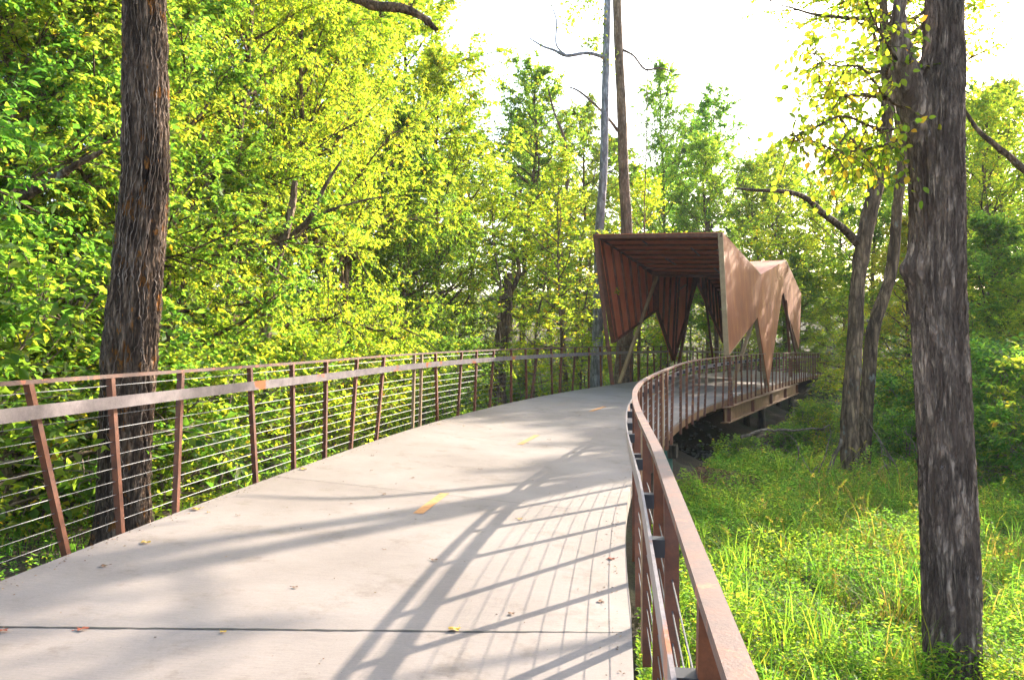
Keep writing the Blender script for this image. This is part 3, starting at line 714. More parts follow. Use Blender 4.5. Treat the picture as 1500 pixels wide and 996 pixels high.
# shrubs
ORD = ['first', 'second', 'third', 'fourth', 'fifth', 'sixth', 'seventh', 'eighth', 'ninth', 'tenth', 'eleventh', 'twelfth', 'thirteenth', 'fourteenth', 'fifteenth', 'sixteenth', 'seventeenth', 'eighteenth', 'nineteenth', 'twentieth', 'twenty-first', 'twenty-second']
def relabel(objs, fmt):
    for n_, o in enumerate(sorted(objs, key=lambda o: o.location.x / o.location.y)): o['label'] = fmt % ORD[n_]
relabel(sl_, '%s slender thin-stemmed tree from the left behind the outer railing'); relabel(bt_, '%s bushy tree from the left in the thicket across the creek'); relabel(tt_, '%s tall tree from the left rising above the left foliage wall')
sh = []
for px, d, H, k, c in ((1235, 46, 3.4, 'shrubY', N1), (1185, 33, 1.2, 'shrubA', N1), (1190, 29, 1.5, 'shrubB', N1), (1160, 27, 1.2, 'shrubB', COOL), (1228, 27, 1.8, 'shrubY', N1), (1290, 28, 2.8, 'shrubY', LIGHT),
                      (1330, 25, 2.6, 'shrubA', N1), (1440, 24, 3.2, 'shrubB', N1), (1500, 20, 2.8, 'shrubB', COOL), (1470, 27, 4, 'shrubA', N1), (1560, 18, 3.2, 'shrubA', N1), (1090, 22.5, .9, 'shrubB', N1), (1255, 23, 1.6, 'shrubB', N1), (1380, 26, 3.4, 'shrubA', LIGHT), (1450, 18.5, 1.7, 'shrubB', COOL), (1500, 17.6, 1.9, 'shrubB', COOL), (1330, 21, 1.5, 'shrubB', COOL), (1410, 20, 1.8, 'shrubB', COOL), (1475, 21.5, 3.0, 'shrubB', COOL), (1345, 24, 2.6, 'shrubB', COOL), (1425, 23, 3.2, 'shrubB', N1)):
    sh.append(put(k, px, d, H=H, label='low leafy shrub on the creek bank right of the bridge', cat='shrub', group='shrubs on the creek bank', col=c))
relabel(sh, '%s low shrub from the left along the creek bank right of the bridge'); relabel(sl_, '%s slender thin-stemmed tree from the left behind the outer railing'); relabel(bt_, '%s bushy tree from the left in the thicket across the creek'); relabel(tt_, '%s tall tree from the left rising above the left foliage wall')
sh = []
for px, d, H, k, c in ((-40, 8.6, 2.6, 'shrubB', N1), (50, 9.6, 2.9, 'shrubB', N1), (95, 10.6, 2.3, 'shrubA', N1), (250, 10.8, 1.9, 'shrubA', N1), (310, 11.8, 2.0, 'shrubB', N1), (340, 13.6, 2.4, 'shrubA', LIGHT), (420, 15, 2.3, 'shrubA', LIGHT), (480, 16.5, 2.2, 'shrubA', N1), (520, 18, 2.4, 'shrubY', N1),
                      (565, 20, 2.4, 'shrubA', LIGHT), (620, 22.5, 2.2, 'shrubA', COOL), (655, 25, 2.2, 'shrubB', N1), (690, 33, 2.5, 'shrubY', N1), (760, 34, 2.0, 'shrubB', N1), (800, 37, 2.6, 'shrubY', N1), (860, 38, 2.6, 'shrubA', N1), (925, 42, 3, 'shrubY', N1), (975, 46, 3, 'shrubA', LIGHT), (1030, 50, 3.2, 'shrubY', N1), (1090, 55, 3.4, 'shrubA', N1), (-160, 8, 3, 'shrubA', N1)):
    sh.append(put(k, px, d, H=H, label='low leafy shrub just beyond the outer left railing', cat='shrub', group='shrubs beyond the left railing', col=c))
relabel(sh, '%s low leafy shrub from the left just beyond the outer railing')

# ---- hero trunks -------------------------------------------------------------
def hero_trunk(rows, d, dshift, n, sides, mt, name_parent, amp, kx, kz, bumps=(), gnd=None, sharp=1.):
    """rows (px, py, width px). dense trunk surface with furrowed bark relief"""
    pts = []
    for (x, y, w_) in rows:
        q = P(x, y, d + dshift * (CY - y) / F); pts.append([*q, w_ / 2 / F * d])
    pts = np.array(pts)[::-1]        # base first
    if gnd is not None and pts[0, 2] > gnd: 
        e = pts[0].copy(); e[2] = gnd - .2; e[3] *= 1.35; pts = np.vstack([e, pts])
    c = smooth_curve(pts, n); th = np.linspace(0, 2 * math.pi, sides, endpoint=False)
    V = np.zeros((n, sides, 3)); 
    for i in range(n):
        cx_, cy_, cz_, r_ = c[i]
        for j in range(sides):
            ct, st_ = math.cos(th[j]), math.sin(th[j])
            a = noise.noise(Vector((ct * kx + 3.1, st_ * kx, cz_ * kz))); b_ = noise.noise(Vector((ct * kx * 2.3, st_ * kx * 2.3 + 7, cz_ * kz * 2.2)))
            e = noise.noise(Vector((ct * 1.2 + 9, st_ * 1.2, cz_ * .8)))
            f3 = noise.noise(Vector((ct * kx * 4 + 2, st_ * kx * 4, cz_ * kz * 5)))
            ridge = min(1, abs(a) * 3.2 * sharp) * .65 + min(1, abs(b_) * 3) * .35 + f3 * .25
            f5 = noise.noise(Vector((ct * kx * 7, st_ * kx * 7 + 4, cz_ * kz * 14)))
            rad = r_ * (1 + e * .10) + amp * (ridge - .6) + amp * .22 * f5
            for (bz, bth, br, bh) in bumps:
                dz = (cz_ - bz) / br; da = (math.atan2(math.sin(th[j] - bth), math.cos(th[j] - bth))) / .55
                rad += bh * math.exp(-dz * dz - da * da)
            V[i, j] = (cx_ + ct * rad, cy_ + st_ * rad, cz_)
    ii, jj = np.meshgrid(np.arange(n - 1), np.arange(sides), indexing='ij'); kk = (jj + 1) % sides
    Fq = np.stack([ii * sides + jj, ii * sides + kk, (ii + 1) * sides + kk, (ii + 1) * sides + jj], -1).reshape(-1, 4)
    base = (c[0, 0], c[0, 1], c[0, 2])
    root = empty(name_parent, base)
    o = mesh_obj('trunk', V.reshape(-1, 3) - np.array(base), Fq, mt, root, smooth=True)
    return root, c, V

# left tree
rl, cl, VLt = hero_trunk([(207, -420, 44), (208, -200, 48), (210, 0, 54), (213, 120, 58), (213, 250, 61), (203, 380, 66), (194, 480, 72), (188, 560, 73), (184, 650, 70), (181, 740, 72), (179, 800, 88)], 8.6, 0, 800, 200, M_BARK_L, 'tree', .040, 7.5, 1.7, gnd=-.6)
tag(rl, 'dark furrowed tree trunk laced with pale dead vines, behind the left railing', 'tree')
g_ = np.random.default_rng(5); vp = []
for k in range(55):
    i = g_.integers(40, 620); j = g_.uniform(-110, 22); ln = g_.integers(80, 300); q = []
    dj = g_.normal() * .1
    for t in range(ln):
        ii_ = min(799, i + t); j += dj + g_.normal() * .4; dj = dj * .96 + g_.normal() * .05
        p = VLt[ii_, int(round(j)) % 200]; c_ = cl[ii_, :3]; o = p - c_; q.append(c_ + o * 1.045 + [0, 0, g_.normal() * .004])
    q = np.array(q); q[1:-1] = (q[:-2] + q[1:-1] + q[2:]) / 3; vp.append((q, np.linspace(g_.uniform(.003, .0065), .002, len(q))))
V_, F_ = tubes(vp, 5); mesh_obj('creeper', V_ - cl[0, :3], F_, M_PALE, rl, smooth=True)['label'] = 'pale dead vine stems gripping the bark'
# crown above the frame
def crown_on(root, top, seed, rad, H, mt, col=N1, nl=30, ls=.14, **kw):
    (wv_, wf_), (lv, lf) = grow(seed=seed, H=H, base=.2, rad=rad, tr=.14, nl=nl, ns=7, nt_=6, nlv=10, ls=ls, wide=.65, **kw)
    off = np.asarray(top) - np.array(root.location)
    mesh_obj('limbs', wv_ + off, wf_, M_BARK, root, smooth=True); c = mesh_obj('crown', lv + off, lf, mt, root); c.color = (*col, 1)
crown_on(rl, cl[-1, :3], 41, 3.5, 5, M_LEAF, nl=24)

# right tree
rt, crr, VRt = hero_trunk([(1378, -480, 40), (1381, -250, 44), (1383, 0, 50), (1382, 70, 54), (1374, 140, 70), (1371, 200, 74), (1373, 300, 70), (1371, 400, 73), (1377, 500, 70), (1382, 600, 72), (1388, 760, 73), (1393, 900, 76), (1396, 1010, 80)], 7.1, 0, 900, 210, M_BARK_R, 'tree', .030, 9.5, 1.5,
                        bumps=((P(0, 395, 7.1)[2], math.pi, .13, .09), (P(0, 150, 7.1)[2], math.pi, .22, .07), (P(0, 40, 7.1)[2], math.pi * 1.02, .1, .02)), gnd=float(terrain(4.1, 7.4)))
tag(rt, 'thick grey-barked tree trunk with a broken burl near the top, rising at the right', 'tree')
ro = np.array(rt.location)
q = smooth_curve([[*P(1352, 215, 7.1), .12], [*P(1338, 150, 7.05), .13], [*P(1327, 105, 7.0), .11], [*P(1320, 60, 7.0), .075], [*P(1317, 20, 7.0), .055], [*P(1324, -80, 7.0), .05], [*P(1318, -260, 7.0), .035]], 40)
g_ = np.random.default_rng(8)
V_, F_ = tubes([(q[:, :3], q[:, 3])], 20); V_ = V_ + g_.normal(size=V_.shape) * .006
mesh_obj('limb', V_ - ro, F_, M_BARK_R, rt, smooth=True)['label'] = 'broken side limb beside the burl'
# leafy yellow branch growing from the burl towards the path
br = []; tp, td, tl = [], [], []
mains = [[(1340, 165, 7.2), (1300, 145, 6.9), (1262, 100, 6.7), (1215, 95, 6.6), (1180, 60, 6.6)],
         [(1338, 185, 7.2), (1290, 190, 6.8), (1235, 170, 6.5), (1190, 190, 6.3), (1160, 200, 6.2)],
         [(1336, 200, 7.2), (1285, 215, 6.8), (1235, 222, 6.5), (1185, 205, 6.4)],
         [(1340, 150, 7.2), (1320, 100, 7.0), (1290, 50, 6.8), (1272, 10, 6.7), (1262, -40, 6.6)],
         [(1300, 145, 6.9), (1262, 140, 6.8), (1225, 140, 6.7), (1200, 120, 6.7)],
         [(1338, 190, 7.2), (1310, 215, 7.0), (1280, 240, 6.9), (1245, 235, 6.8)]]
for mm in mains:
    c = smooth_curve([P(*m_) for m_ in mm], 16); br.append((c, np.linspace(.018, .004, 16)))
    for k in range(38):
        i = g_.integers(3, 16); dv = unit(c[min(i, 15)] - c[i - 1] + g_.normal(size=3) * .12 + [0, 0, -.03]); L_ = g_.uniform(.2, .5)
        qq = np.stack([c[min(i, 15)] + dv * L_ * t - np.array([0, 0, .10]) * t * t for t in np.linspace(0, 1, 6)]); br.append((qq, np.linspace(.005, .002, 6)))
        for t in range(1, 6): tp.append(qq[t]); td.append(dv + g_.normal(size=3) * .7 + [0, 0, -.8])
tp = np.array(tp); td = np.array(td)
V_, F_ = tubes(br, 5); mesh_obj('branch', V_ - ro, F_, M_BARK, rt, smooth=True)
V_, F_ = leaves(tp, td, np.array([0, -.6, .5]) + g_.normal(size=tp.shape) * .5, g_.uniform(.045, .09, len(tp)), .72, .10, True)
mesh_obj('foliage', V_ - ro, F_, M_LEAFY, rt)['label'] = 'large heart-shaped yellow-green leaves hanging from the side branch'
crown_on(rt, crr[-1, :3], 42, 3.2, 5, M_LEAF, nl=20)

# middle forked trunks
def px_tree(rows, d, mt, label, name='tree', n=60, sides=20, limbs=(), gnd=True, rough=.012):
    pts = np.array([[*P(x, y, d), w_ / 2 / F * d] for (x, y, w_) in rows])[::-1]
    gz = float(terrain(pts[0, 0], pts[0, 1]))
    if gnd and pts[0, 2] > gz: e = pts[0].copy(); e[2] = gz - .15; e[3] *= 1.25; pts = np.vstack([e, pts])
    c = smooth_curve(pts, n); root = empty(name, tuple(c[0, :3])); tag(root, label, 'tree')
    g2 = np.random.default_rng(int(rows[0][0])); V_, F_ = tubes([(c[:, :3], c[:, 3])], sides); V_ = V_ + g2.normal(size=V_.shape) * rough * (c[:, 3].mean() / .2)
    mesh_obj('trunk', V_ - c[0, :3], F_, mt, root, smooth=True)
    for lm in limbs:
        cc = smooth_curve(np.array([[*P(x, y, dd), w_ / 2 / F * dd] for (x, y, dd, w_) in lm]), 26); V_, F_ = tubes([(cc[:, :3], cc[:, 3])], 8)
        mesh_obj('limb', V_ - c[0, :3], F_, mt, root, smooth=True)
    return root, c
tm, cm = px_tree([(1335, -160, 10), (1318, 0, 13), (1300, 170, 16), (1292, 240, 19), (1270, 330, 22), (1256, 420, 20), (1251, 520, 22), (1244, 620, 25), (1246, 690, 28), (1247, 720, 38)], 18.5, M_BARK,
        'leaning forked tree trunk standing in the weeds between the bridge and the thick grey tree', limbs=[
        [(1257, 357, 18.5, 14), (1235, 335, 18.2, 11), (1205, 312, 17.8, 10), (1180, 290, 17.5, 8), (1150, 281, 17.2, 7), (1110, 279, 17, 5), (1076, 276, 17, 3)],
        [(1283, 262, 18.5, 14), (1272, 240, 18.3, 10), (1255, 215, 18, 7), (1230, 170, 17.6, 5), (1216, 130, 17.4, 3)],
        [(1305, 130, 18.5, 12), (1330, 60, 18.3, 9), (1380, 20, 18, 6), (1440, -20, 18, 4)]])
crown_on(tm, cm[-14, :3], 43, 3.8, 6, M_LEAFY, nl=30, ls=.12)
tn, cn = px_tree([(1300, 40, 9), (1310, 130, 12), (1322, 220, 14), (1315, 300, 14), (1305, 400, 16), (1280, 480, 18), (1272, 560, 19), (1266, 640, 21), (1262, 700, 24)], 20.5, M_BARK, 'darker slimmer trunk crossing right behind the leaning forked trunk')
crown_on(tn, cn[-8, :3], 44, 2.6, 4.5, M_LEAFY, nl=16, ls=.12)
# bare poles
pole_a, _ = px_tree([(893, -160, 9), (890, 0, 10), (887, 120, 11), (884, 250, 12), (878, 340, 13), (876, 460, 15), (873, 565, 19)], 33, M_BARKG, 'tall bare grey dead trunk, the paler left one of the two poles behind the canopy', limbs=[
    [(884, 84, 33, 6), (860, 78, 32.5, 5), (830, 82, 32, 5), (812, 74, 32, 4), (795, 68, 32, 3), (775, 56, 32, 1.5)],
    [(830, 82, 32, 3), (815, 66, 32, 2.5), (815, 30, 32, 2), (806, 5, 32, 1.2)]], rough=.004)
px_tree([(900, -160, 11), (905, 40, 13), (911, 170, 14), (914, 260, 15), (918, 340, 17), (917, 460, 22), (913, 565, 30)], 34.5, M_BARKT, 'tall bare tan dead trunk, the thicker right one of the two poles behind the canopy', limbs=[
    [(905, 192, 34.5, 5), (892, 175, 34, 4), (870, 152, 34, 3.5), (848, 134, 34, 3), (834, 128, 34, 2)],
    [(913, 74, 34.5, 4), (928, 82, 34, 3), (945, 102, 34, 3), (965, 100, 34, 2.5), (985, 105, 34, 1.5)]], rough=.004)
def leaf_spray(root, spots, d, n, ls, mt, seed, spread):
    g3 = np.random.default_rng(seed); pos = []
    for (x, y) in spots: pos.append(P(x, y, d) + g3.normal(size=(n, 3)) * spread)
    pos = np.concatenate(pos); V_, F_ = leaves(pos, g3.normal(size=pos.shape) - [0, 0, .6], g3.normal(size=pos.shape) + [0, 0, .6], ls * g3.uniform(.6, 1.3, len(pos)), .65)
    mesh_obj('foliage', V_ - np.array(root.location), F_, mt, root)
leaf_spray(pole_a, [(876, 60), (868, 70), (862, 62), (830, 12), (838, 28), (850, 6), (868, 5), (880, 30), (890, 85), (835, 40)], 33, 40, .17, M_LEAFY, 71, .22)
def vine(rows, d, label):
    c = smooth_curve([P(x, y, d) for x, y in rows], 60); V_, F_ = tubes([(c, np.full(60, .02))], 5)
    o = mesh_obj('hanging_vine', V_, F_, M_BARK, None, True, loc=c[-1]); tag(o, label, 'vine')
vine([(952, -120), (951, 40), (948, 120), (947, 210), (944, 300), (943, 345)], 31, 'long hanging vine dropping from above just right of the bare poles')
px_tree([(803, 130, 2), (812, 165, 3), (827, 205, 4), (832, 255, 5), (826, 300, 5), (821, 370, 6), (822, 450, 7), (828, 560, 9)], 38, M_BARKT, 'thin pale curving sapling left of the bare poles')
px_tree([(745, 400, 10), (742, 440, 18), (738, 480, 20), (731, 520, 22), (728, 560, 26)], 31, M_BARK, 'short dark trunk behind the rail between the foliage wall and the bare poles', limbs=[[(740, 440, 31, 10), (760, 400, 31, 7), (752, 360, 31, 4)]])
px_tree([(432, 265, 7), (428, 300, 11), (415, 350, 13), (400, 400, 15), (391, 460, 17), (388, 540, 19), (402, 640, 24)], 14.2, M_BARKT, 'slender tan trunk with upswept limbs in front of the left foliage wall', limbs=[
    [(428, 345, 14.2, 9), (455, 318, 14, 8), (475, 275, 13.9, 6), (500, 235, 13.8, 3)], [(440, 335, 14.1, 7), (480, 310, 13.8, 5), (535, 293, 13.6, 3), (560, 290, 13.5, 2)]])
px_tree([(150, 222, 6), (115, 240, 9), (70, 268, 13), (30, 290, 15), (-20, 315, 18), (-70, 420, 24), (-80, 620, 30)], 9.6, M_BARK, 'dark arching trunk entering from the left side across the foliage')
px_tree([(640, 45, 6), (618, 25, 10), (585, 12, 13), (545, 8, 14), (500, -15, 16), (430, -60, 20), (300, -130, 26), (60, -180, 34), (-120, 60, 38), (-150, 600, 44)], 13, M_BARK, 'dark overhanging tree whose bare limb droops in along the top')
px_tree([(1412, 160, 4), (1432, 190, 6), (1460, 215, 8), (1490, 240, 10), (1530, 290, 12), (1550, 450, 16), (1560, 620, 20)], 14, M_BARK, 'dark arching tree limb coming in from the right side past the thick grey trunk')

# ------------------------------------------------------------------ ground cover
def in_path(x, y, m):
    c = np.interp(y, _y, _x); th = np.interp(y, _y, _th); return np.abs((x - c) * np.cos(th)) < HALF + m
def nz2(x, y, s, o=0):
    return (np.sin(x * s + 1.3 + o) * np.cos(y * s * 1.17 + o) + np.sin(x * s * 2.3 + y * s * 1.1 + o) * .6 + np.sin(y * s * 3.7 - x * s * 1.9 + 2 * o) * .35) / 1.95
def weeds(name, n, xr, yr, hmin, hmax, ls, mt, seed, label, keep=None, up=.7):
    g_ = np.random.default_rng(seed)
    y = yr[0] + (yr[1] - yr[0]) * g_.random(n) ** 1.5; x = g_.uniform(xr[0], xr[1], n)
    x = x if keep is None else x
    m = ~in_path(x, y, .12)
    if keep is not None: m &= keep(x, y)
    x, y = x[m], y[m]; k = len(x)
    top = hmin + (hmax - hmin) * np.clip(.5 + .5 * nz2(x, y, 1.5), 0, 1) * np.clip(.55 + .75 * nz2(x, y, 4.3, 3), .12, 1)
    z = terrain(x, y) + top * (1 - g_.random(k) ** 1.8 * .8)
    az = g_.uniform(0, 6.28, k); d = np.stack([np.cos(az), np.sin(az), g_.uniform(-.3, up, k)], 1)
    nr = np.array([0, 0, 1.]) + g_.normal(size=(k, 3)) * .5
    V_, F_ = leaves(np.stack([x, y, z], 1), d, nr, ls * g_.uniform(.5, 1.4, k) * (1 + np.clip(y - 10, 0, 30) * .035), .42, .15)
    tag(mesh_obj(name, V_, F_, mt), label, 'ground cover', kind='stuff')
def blades(name, n, xr, yr, hmin, hmax, mt, seed, label, keep=None, wd=.006, clump=14, bend=.5):
    g_ = np.random.default_rng(seed); nc = n // clump
    cy = yr[0] + (yr[1] - yr[0]) * g_.random(nc) ** 1.4; cx = g_.uniform(xr[0], xr[1], nc)
    x = np.repeat(cx, clump) + g_.normal(size=nc * clump) * .07; y = np.repeat(cy, clump) + g_.normal(size=nc * clump) * .07
    ch = np.repeat(g_.uniform(hmin, hmax, nc), clump)
    m = ~in_path(x, y, .2)
    if keep is not None: m &= keep(x, y)
    x, y, ch = x[m], y[m], ch[m]; k = len(x); h = ch * g_.uniform(.6, 1.1, k); az = g_.uniform(0, 6.28, k); b_ = g_.uniform(.1, bend, k) * h
    z = terrain(x, y); dx, dy = np.cos(az), np.sin(az); sx, sy = -dy, dx; V = []
    for t, ww in ((0, 1), (.35, 1), (.7, .75), (1, .08)):
        px_ = x + dx * b_ * t * t * 1.3; py_ = y + dy * b_ * t * t * 1.3; pz_ = z + h * (t - .18 * t ** 3)
        V += [np.stack([px_ - sx * wd * ww, py_ - sy * wd * ww, pz_], 1), np.stack([px_ + sx * wd * ww, py_ + sy * wd * ww, pz_], 1)]
    V = np.stack(V, 1).reshape(-1, 3); b0 = np.arange(k)[:, None] * 8
    Fq = np.concatenate([b0 + np.array([[2 * i, 2 * i + 1, 2 * i + 3, 2 * i + 2]]) for i in range(3)])
    tag(mesh_obj(name, V, Fq, mt), label, 'grass', kind='stuff')
nocreek = lambda x, y: (creek_dist(x, y) > 3.0) & (np.hypot(x - 4.6, y - 19.2) > 1.7 + .4 * np.sin(x * 5))
weeds('weeds', 620000, (.5, 15.5), (6.2, 23), .12, 1.15, .050, M_WEED, 21, 'bright green knee-high weeds filling the clearing right of the path', keep=lambda x, y: (x > np.interp(y, _y, _x) + 1) & nocreek(x, y) & (x < 3 + y * .72))
blades('tall_grass', 10000, (0, 15), (6.5, 22), .5, 1.15, M_WEED, 22, 'long green grass blades rising through the weeds on the right', keep=lambda x, y: (x > np.interp(y, _y, _x) + 1) & nocreek(x, y) & (x < 3 + y * .72))
blades('dry_grass', 3600, (3, 13), (7, 20), .6, 1.25, M_STRAW, 23, 'straw-coloured dry grass around the thick grey tree', keep=lambda x, y: (x > y * .36 + .3) & nocreek(x, y) & (x < 3 + y * .72), bend=.8)
weeds('ground_ivy', 90000, (-14, 2), (3, 26), .05, .4, .06, M_WEED, 24, 'green ground cover below the left railing', keep=lambda x, y: (x < np.interp(y, _y, _x) - 2))
blades('lawn_grass', 26000, (-10, 1), (3, 28), .12, .3, M_WEED, 25, 'short grass below the left railing', keep=lambda x, y: (x < np.interp(y, _y, _x) - 2))
weeds('bank_undergrowth', 60000, (-5, 28), (26, 50), .05, .5, .07, M_LEAFD, 26, 'dark green undergrowth on the far creek bank', keep=nocreek)
weeds('far_undergrowth', 110000, (-75, 75), (44, 95), .3, 3.2, .10, M_LEAF, 30, 'green undergrowth carpeting the rising ground under the distant trees', keep=lambda x, y: np.abs(x) < 8 + y * .8)
weeds('leaf_litter', 90000, (-12, 22), (15, 38), .0, .05, .07, M_LITTER, 27, 'brown fallen leaves littering the creek banks', up=.1)
weeds('bank_litter', 70000, (1.5, 13), (16.5, 31), .0, .04, .075, M_LITTER, 28, 'brown fallen leaves and bark around the green-collared pier and creek edge', up=.15)
weeds('creek_plants', 9000, (3, 16), (19.5, 27), .05, .5, .06, M_LEAFD, 29, 'dark green plants clinging to the near creek bank', up=.5, keep=lambda x, y: (creek_dist(x, y) > 2.0) & (nz2(x, y, 1.9, 5) > .1))
# brush
def brush(n, xr, yr, seed, label, zadd=.0, name='brushwood', thick=1.):
    g_ = np.random.default_rng(seed); pp = []
    for _ in range(n):
        x, y = g_.uniform(*xr), g_.uniform(*yr)
        if in_path(np.array(x), np.array(y), 2.4): continue
        z = float(terrain(x, y)) + g_.uniform(0, .3) + zadd; d = unit(np.array([g_.normal(), g_.normal() * .6, g_.uniform(.0, .9)])); L_ = g_.uniform(.6, 2.4); q = [np.array([x, y, z])]
        for k in range(9):
            d = unit(d + g_.normal(size=3) * .2 - [0, 0, .09]); q.append(q[-1] + d * L_ / 9)
        r0 = g_.uniform(.004, .012) * thick; pp.append((np.array(q), np.linspace(r0, .003, 10)))
    V_, F_ = tubes(pp, 4); tag(mesh_obj(name, V_, F_, M_TWIG, None, True), label, 'brush', kind='stuff')
brush(260, (-10, -4.2), (6, 12), 31, 'tangle of pale dead twigs and vines under the trees behind the left railing')
brush(300, (4, 16), (17, 27), 32, 'tangle of dead branches in the creek bed right of the bridge', thick=2.4)
def plumes(n, seed):
    g_ = np.random.default_rng(seed); pp = []; hp, hd = [], []
    for _ in range(n):
        y = g_.uniform(8, 17); x = g_.uniform(.30, .62) * y; z = float(terrain(x, y)); h = g_.uniform(.8, 1.35); a = g_.uniform(0, 6.28); b_ = g_.uniform(.1, .4)
        t = np.linspace(0, 1, 7); q = np.stack([x + math.cos(a) * b_ * t ** 2, y + math.sin(a) * b_ * t ** 2, z + h * t - .12 * t ** 4], 1); pp.append((q, np.full(7, .0025)))
        for u in np.linspace(0, 1, 26):
            hp.append(q[-1] + (q[-1] - q[-2]) * u * .9 - [0, 0, .05 * u * u]); hd.append(unit(q[-1] - q[-2]) + g_.normal(size=3) * .8)
    V1, F1 = tubes(pp, 3); hp = np.array(hp); hd = np.array(hd); V2, F2 = leaves(hp, hd, g_.normal(size=hp.shape), g_.uniform(.02, .04, len(hp)), .3)
    root = empty('seeding_grass', (0, 0, 0)); tag(root, 'dry grass stalks with fluffy pale seed heads near the thick grey tree', 'grass', kind='stuff')
    for nm, V_, F_ in (('stalks', V1, F1), ('seed_heads', V2, F2)): mesh_obj(nm, V_, F_, M_STRAW, root)['kind'] = 'stuff'
plumes(130, 61)
def stones(n, seed):
    g_ = np.random.default_rng(seed); V, Fc = [], []
    t_ = (1 + 5 ** .5) / 2; ico = np.array([(-1, t_, 0), (1, t_, 0), (-1, -t_, 0), (1, -t_, 0), (0, -1, t_), (0, 1, t_), (0, -1, -t_), (0, 1, -t_), (t_, 0, -1), (t_, 0, 1), (-t_, 0, -1), (-t_, 0, 1)]) / 1.9
    fi = np.array([(0, 11, 5), (0, 5, 1), (0, 1, 7), (0, 7, 10), (0, 10, 11), (1, 5, 9), (5, 11, 4), (11, 10, 2), (10, 7, 6), (7, 1, 8), (3, 9, 4), (3, 4, 2), (3, 2, 6), (3, 6, 8), (3, 8, 9), (4, 9, 5), (2, 4, 11), (6, 2, 10), (8, 6, 7), (9, 8, 1)])
    k = 0
    for _ in range(n):
        x = g_.uniform(1, 16); y = g_.uniform(22, 33)
        if creek_dist(x, y) > 3.6: continue
        r_ = g_.uniform(.03, .11); V.append(ico * r_ * g_.uniform(.6, 1.2, 3) * [1, 1, .6] + g_.normal(size=(12, 3)) * r_ * .12 + [x, y, max(-2.5, float(terrain(x, y))) + r_ * .02]); Fc.append(fi + 12 * k); k += 1
    tag(mesh_obj('creek_pebbles', np.concatenate(V), np.concatenate(Fc), M_STONE, None, True), 'pale pebbles strewn along the creek bed under the bridge', 'pebbles', kind='stuff')
stones(2600, 62)
# fallen logs across the creek
for k, (a, b_, r_, lab) in enumerate((((1085, 640, 22.5), (1215, 622, 23), .05, 'pale dead branch lying across the creek bank by the bridge beam'),
                                      ((1110, 668, 21), (1225, 705, 20), .045, 'long crooked dead stick in front of the creek'),
                                      ((1212, 712, 18.2), (1248, 590, 19), .06, 'thin dead stem leaning against the forked trunk'))):
    pa, pb = P(*a), P(*b_); c = np.linspace(pa, pb, 14); g_ = np.random.default_rng(50 + k); c[1:-1] += np.cumsum(g_.normal(size=(12, 3)) * .04, 0); c[1:-1, 2] += np.sin(np.linspace(0, 3.1, 12)) * .12
    V_, F_ = tubes([(c, np.linspace(r_, r_ * .4, 14))], 8); tag(mesh_obj('dead_branch', V_, F_, M_TWIG, None, True, loc=pa), lab, 'branch')

def debris(n, seed):
    g_ = np.random.default_rng(seed); pos = []
    while len(pos) < n:
        s_ = 3.2 + 34 * g_.random() ** 1.3; k = g_.random()
        o = -HALF + abs(g_.normal()) * .09 + .02 if k < .55 else (HALF - abs(g_.normal()) * .07 - .02 if k < .85 else g_.uniform(-HALF, HALF))
        pos.append(path_pt(s_, float(np.clip(o, -HALF + .02, HALF - .02)), .006))
    pos = np.array(pos); a = g_.uniform(0, 6.28, n); V_, F_ = leaves(pos, np.stack([np.cos(a), np.sin(a), g_.uniform(0, .25, n)], 1), np.array([0, 0, 1.]) + g_.normal(size=(n, 3)) * .2, g_.uniform(.008, .028, n), .5)
    tag(mesh_obj('leaf_crumbs', V_, F_, M_LITTER), 'brown leaf crumbs and dirt gathered along the slab edges', 'debris', kind='stuff')
debris(1500, 81)
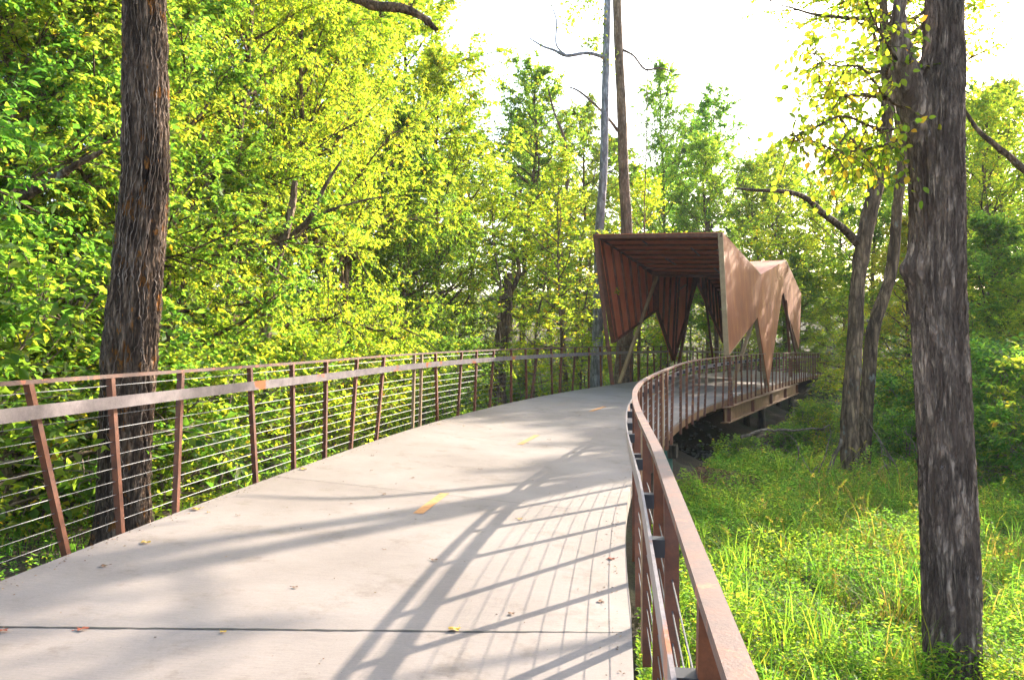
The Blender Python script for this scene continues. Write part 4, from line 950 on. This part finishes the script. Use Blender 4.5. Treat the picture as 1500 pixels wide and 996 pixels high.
# ------------------------------------------------------------------ fallen leaves on the path
def fallen(px, py, sz, mt, label, seed, group='fallen leaves on the path'):
    s, o = deck_hit(px, py); p = path_pt(s, o, .006); g_ = np.random.default_rng(seed); a0 = g_.uniform(0, 6.28)
    out = [(0, 0)]; n = 18; V = [(0, 0, sz * .10)]
    for i in range(n):
        a = 2 * math.pi * i / n; r_ = sz * (.30 + .22 * abs(math.cos(2.5 * a)) ** .8) * (1.25 if i == 0 else 1)
        V.append((r_ * math.cos(a + a0), r_ * .8 * math.sin(a + a0), sz * .16 * abs(math.sin(a * 1.5 + a0)) + .001))
    k = len(V); st_ = [(math.cos(a0) * -sz * .3, math.sin(a0) * -sz * .3, .004), (math.cos(a0 + .3) * -sz * .9, math.sin(a0 + .3) * -sz * .9, .012), (math.cos(a0 + .3) * -sz * .9, math.sin(a0 + .3) * -sz * .9 + .004, .006)]
    o_ = mesh_obj('fallen_leaf', V + st_, [[0, 1 + i, 1 + (i + 1) % n] for i in range(n)] + [[k, k + 1, k + 2]], mt); o_.location = tuple(p)
    return tag(o_, label, 'leaf', group)
M_LY = plain('dry_leaf_yellow', (.55, .33, .04), .7); M_LB = plain('dry_leaf_brown', (.20, .10, .05), .8); M_LR = plain('dry_leaf_red', (.36, .09, .04), .8)
for i, (x, y, sz, mt_, lab) in enumerate((
        (661, 921, .085, M_LY, 'yellow curled leaf lying on the dark path joint'), (895, 819, .075, M_LR, 'reddish leaf beside the right edge of the path'),
        (884, 881, .06, M_LB, 'crumpled brown leaf near the right edge in front of the dark joint'), (120, 924, .065, M_LR, 'reddish leaf on the dark joint near the left'),
        (8, 924, .06, M_LR, 'reddish leaf at the very left end of the dark joint'), (215, 797, .085, M_LY, 'orange-yellow leaf closest to the second left post'),
        (150, 829, .06, M_LB, 'thin brown leaf on the path left of the orange-yellow leaf'), (287, 748, .1, M_LY, 'ochre leaf beside the third left post'),
        (445, 687, .10, M_LY, 'large yellow leaf standing at the left slab edge'), (634, 822, .06, M_LB, 'small brown leaf in the middle of the path before the nearest orange dash'),
        (755, 761, .06, M_LY, 'small yellow leaf right of the nearest orange dash'))):
    fallen(x, y, sz, mt_, lab, i)
fl = []
for i, (x, y) in enumerate(((306, 751), (348, 755), (558, 724), (512, 738), (545, 668), (543, 690), (644, 622), (680, 624), (715, 603), (737, 619), (803, 645), (770, 652), (835, 662), (718, 628), (655, 643), (850, 610), (600, 700), (700, 690), (560, 800), (430, 860), (330, 930), (740, 900))):
    fl.append(fallen(x, y, rr.uniform(.03, .06), rr.choice([M_LB, M_LB, M_LY]), 'small dry leaf scattered on the concrete path', 100 + i))
relabel(fl, '%s from the left of the small plain dry leaves on the path')
